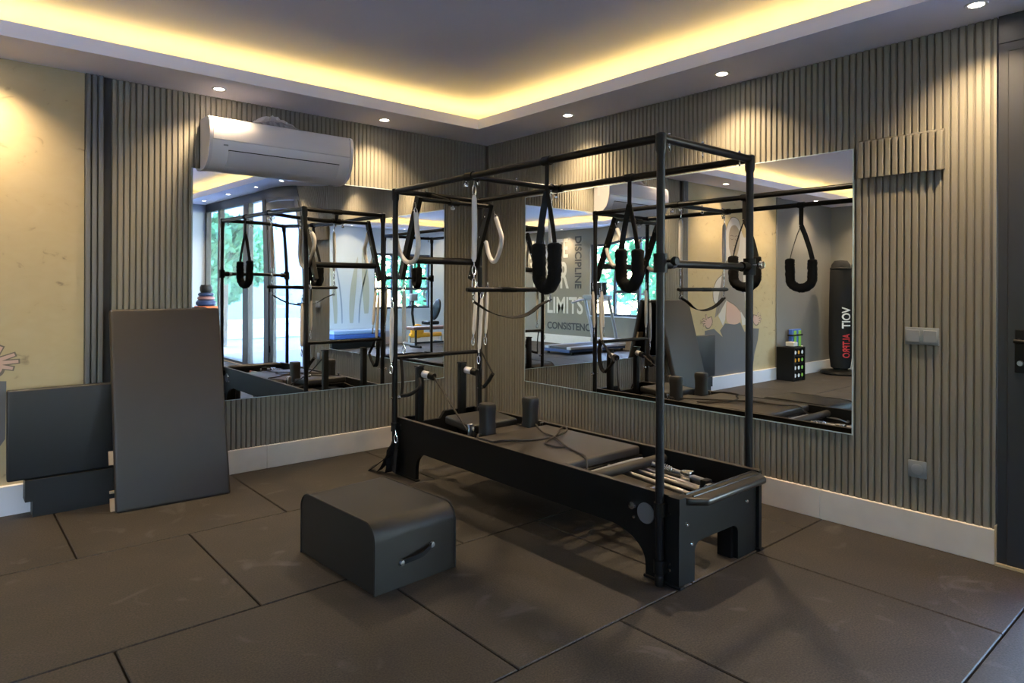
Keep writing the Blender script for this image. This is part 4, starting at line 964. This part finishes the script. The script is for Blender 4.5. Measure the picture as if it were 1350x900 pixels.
for k, (x, z0, z1, wd, bend, mt) in enumerate([(-2.65, .5, 1.9, .10, .15, P_LEAF), (-2.80, .5, 2.1, .03, .25, P_LEAF2), (-3.02, .5, 1.95, .13, -.15, P_LEAF), (-3.20, .5, 1.75, .03, -.22, P_LEAF2), (-3.38, .7, 2.15, .16, .10, P_LEAF), (-2.5, .6, 1.6, .05, .1, P_LEAF2)]):
    L_ = []; R_ = []
    for i in range(13):
        t_ = i/12; ww = wd*math.sin(PI*min(1, t_*.85+.15))**.7/2+.003; cx = x+bend*t_*t_
        L_.append((cx-ww, z0+(z1-z0)*t_)); R_.append((cx+ww, z0+(z1-z0)*t_))
    MB().prism(L_+R_[::-1], 'y', D+.0005, D+.002).build('leaf', mt, LF, smooth=False)
OS = thing('orange_tray_stand', 'slim dark stand with an orange tray top by the glass wall', 'stand', (-.62, -6.3, 0))
MB().lathe([(.15, 0), (.15, .015), (.03, .03), (.02, .9), (.06, .93), (0, .94)], 20, 'z', (-.62, -6.3, 0)).build('pedestal', M_BLACK, OS); MB().rbox(-.76, -.48, -6.44, -6.16, .935, .985, .01, 2).build('tray', M_ORANGE, OS)
z = .985
for k, (r0, h, mt, cn) in enumerate(((.145, .09, M_NAVY, 'navy'), (.125, .055, M_PINK, 'rose'), (.115, .05, M_NAVY, 'small navy'), (.09, .11, M_PADB, 'charcoal'))):
    t = thing('balance_disc', '%s rubber disc stacked on the orange tray' % cn, 'disc', (-.62, -6.3, z), 0, 'discs on the orange tray')
    MB().lathe([(0, 0), (r0*.8, 0), (r0, h*.3), (r0, h*.7), (r0*.8, h), (0, h)], 24, 'z', (-.62, -6.3, z)).build('disc', mt, t)
    MB().lathe([(.0, 0), (.03, 0), (.03, .002), (0, .002)], 16, 'z', (-.62, -6.3, z+h-.001)).build('valve', M_BLACK, t); z += h

# ------------------------------------------------------------------ outdoors
M_BOUNCE = mat('bounce_paving', (.78, .79, .82), .7, noise=.08, nscale=4)  # ground beyond the windows set pale to bounce daylight up to the ceiling
M_LAWN = mat('lawn', (.24, .34, .16), .9, noise=.25, nscale=8)
g = struct(MB().box(.13, 14, -26, 2, -.12, -.03).build('pavement', mat('blue_grey_paving', (.24, .27, .34), .6, noise=.08, nscale=4), smooth=False))
g2 = struct(MB().box(-24, W-.13, -22, 4, -.30, -.20).build('ground_outside', M_BOUNCE, smooth=False))
g3 = struct(MB().box(W-.13, .13, -24, D-.13, -.30, -.20).build('ground_outside', M_BOUNCE, smooth=False))
struct(MB().box(.13, 7.5, -17.0, 2, 2.95, 3.1).build('added_shade_canopy', M_CEIL, smooth=False))  # roof added over the paving to cut sky light through the glass
M_OUTWHITE = mat('white_outdoor_paint', (.75, .77, .8), .5)
for x0, x1, y0, y1, lab in ((.6, 4.2, -12.6, -12.3, 'long white bar standing in for a light line outside, nearer of two'), (.6, 6.0, -18.6, -18.2, 'long white bar standing in for a light line outside, farther of two')):  # white bars stand in for the light lines beyond the glass
    tag(MB().rbox(x0, x1, y0, y1, -.03, .14, .02, 2).build('white_bar', M_OUTWHITE), lab, 'white_bar')
M_RENDER = mat('pale_render', (.20, .27, .34), .8, noise=.04, nscale=2)
bo = thing('garden_wall', 'tall pale rendered wall across the paving outside the glass', 'wall', (5, -22, -.03))
MB().box(-1, 10, -22.3, -22, -.03, 3.6).build('wall_body', M_RENDER, bo, smooth=False); MB().box(-1.05, 10.05, -22.35, -21.95, 3.6, 3.7).build('coping', M_OUTWHITE, bo, smooth=False)
pf_ = thing('white_portal_frame', 'white portal frame standing in for an upright light line outside the glass', 'frame', (2.6, -12.4, 0))  # upright light line drawn as a white painted frame
for x in (2.7, 4.15): MB().rbox(x-.06, x+.06, -12.25, -12.13, -.03, 2.9, .01, 1).build('portal_post', M_OUTWHITE, pf_)
MB().rbox(2.64, 4.21, -12.25, -12.13, 2.9, 3.02, .01, 1).build('portal_beam', M_OUTWHITE, pf_)
M_LEAFG = mat('tree_leaves', (.10, .30, .13), .7, noise=.4, nscale=1.5); M_BARK = mat('bark', (.12, .09, .06), .9)
def tree(label, x, y, z, h, r, seed, group='trees outside the windows'):
    t = thing('tree', label, 'tree', (x, y, z), 0, group); q = random.Random(seed)
    MB().tube([(x, y, z), (x+.05, y, z+h*.4), (x, y+.05, z+h*.75)], [.10, .075, .03], 10).build('trunk', M_BARK, t)
    mb = MB()
    for i in range(900):
        th = q.uniform(0, 2*PI); ph = math.acos(q.uniform(-1, 1)); rr = r*q.uniform(.35, 1)**.5
        c_ = Vector((x+rr*math.sin(ph)*math.cos(th), y+rr*math.sin(ph)*math.sin(th), z+h*.62+rr*1.15*math.cos(ph)))
        a_ = Vector((q.uniform(-1, 1), q.uniform(-1, 1), q.uniform(-1, 1))).normalized(); b2 = a_.orthogonal().normalized()
        s_ = q.uniform(.10, .2)
        mb.add([c_-a_*s_, c_+b2*s_*.5, c_+a_*s_, c_-b2*s_*.5], [(0, 1, 2, 3)])
    o = mb.build('crown', M_LEAFG, t, smooth=False); o['kind'] = 'stuff'
for k, (x, y) in enumerate(((-10.2, -6.2), (-10.4, -3.6), (-10.2, -1.0), (-13.4, -7.6), (-13.6, -4.7))): tree('bushy green tree beyond the big window, %s along' % ('first', 'second', 'third', 'fourth', 'fifth')[k], x, y, -.2, 3.4, 1.2, 10+k)
for k, (x, y) in enumerate(((-7.0, -11.6), (-4.4, -11.9), (-1.8, -11.5))): tree('bushy green tree beyond the pale wall window, %s along' % ('first', 'second', 'third')[k], x, y, -.2, 3.3, 1.2, 30+k)
for k, (x, y, h) in enumerate(((.9, -10.4, 3.2), (2.4, -15.5, 2.5), (5.0, -20.5, 3.6))): tree('slender green tree on the paving outside the glass, %s from it' % ('first', 'second', 'third')[k], x, y, -.03, h, (.55, .75, .9)[k], 50+k)
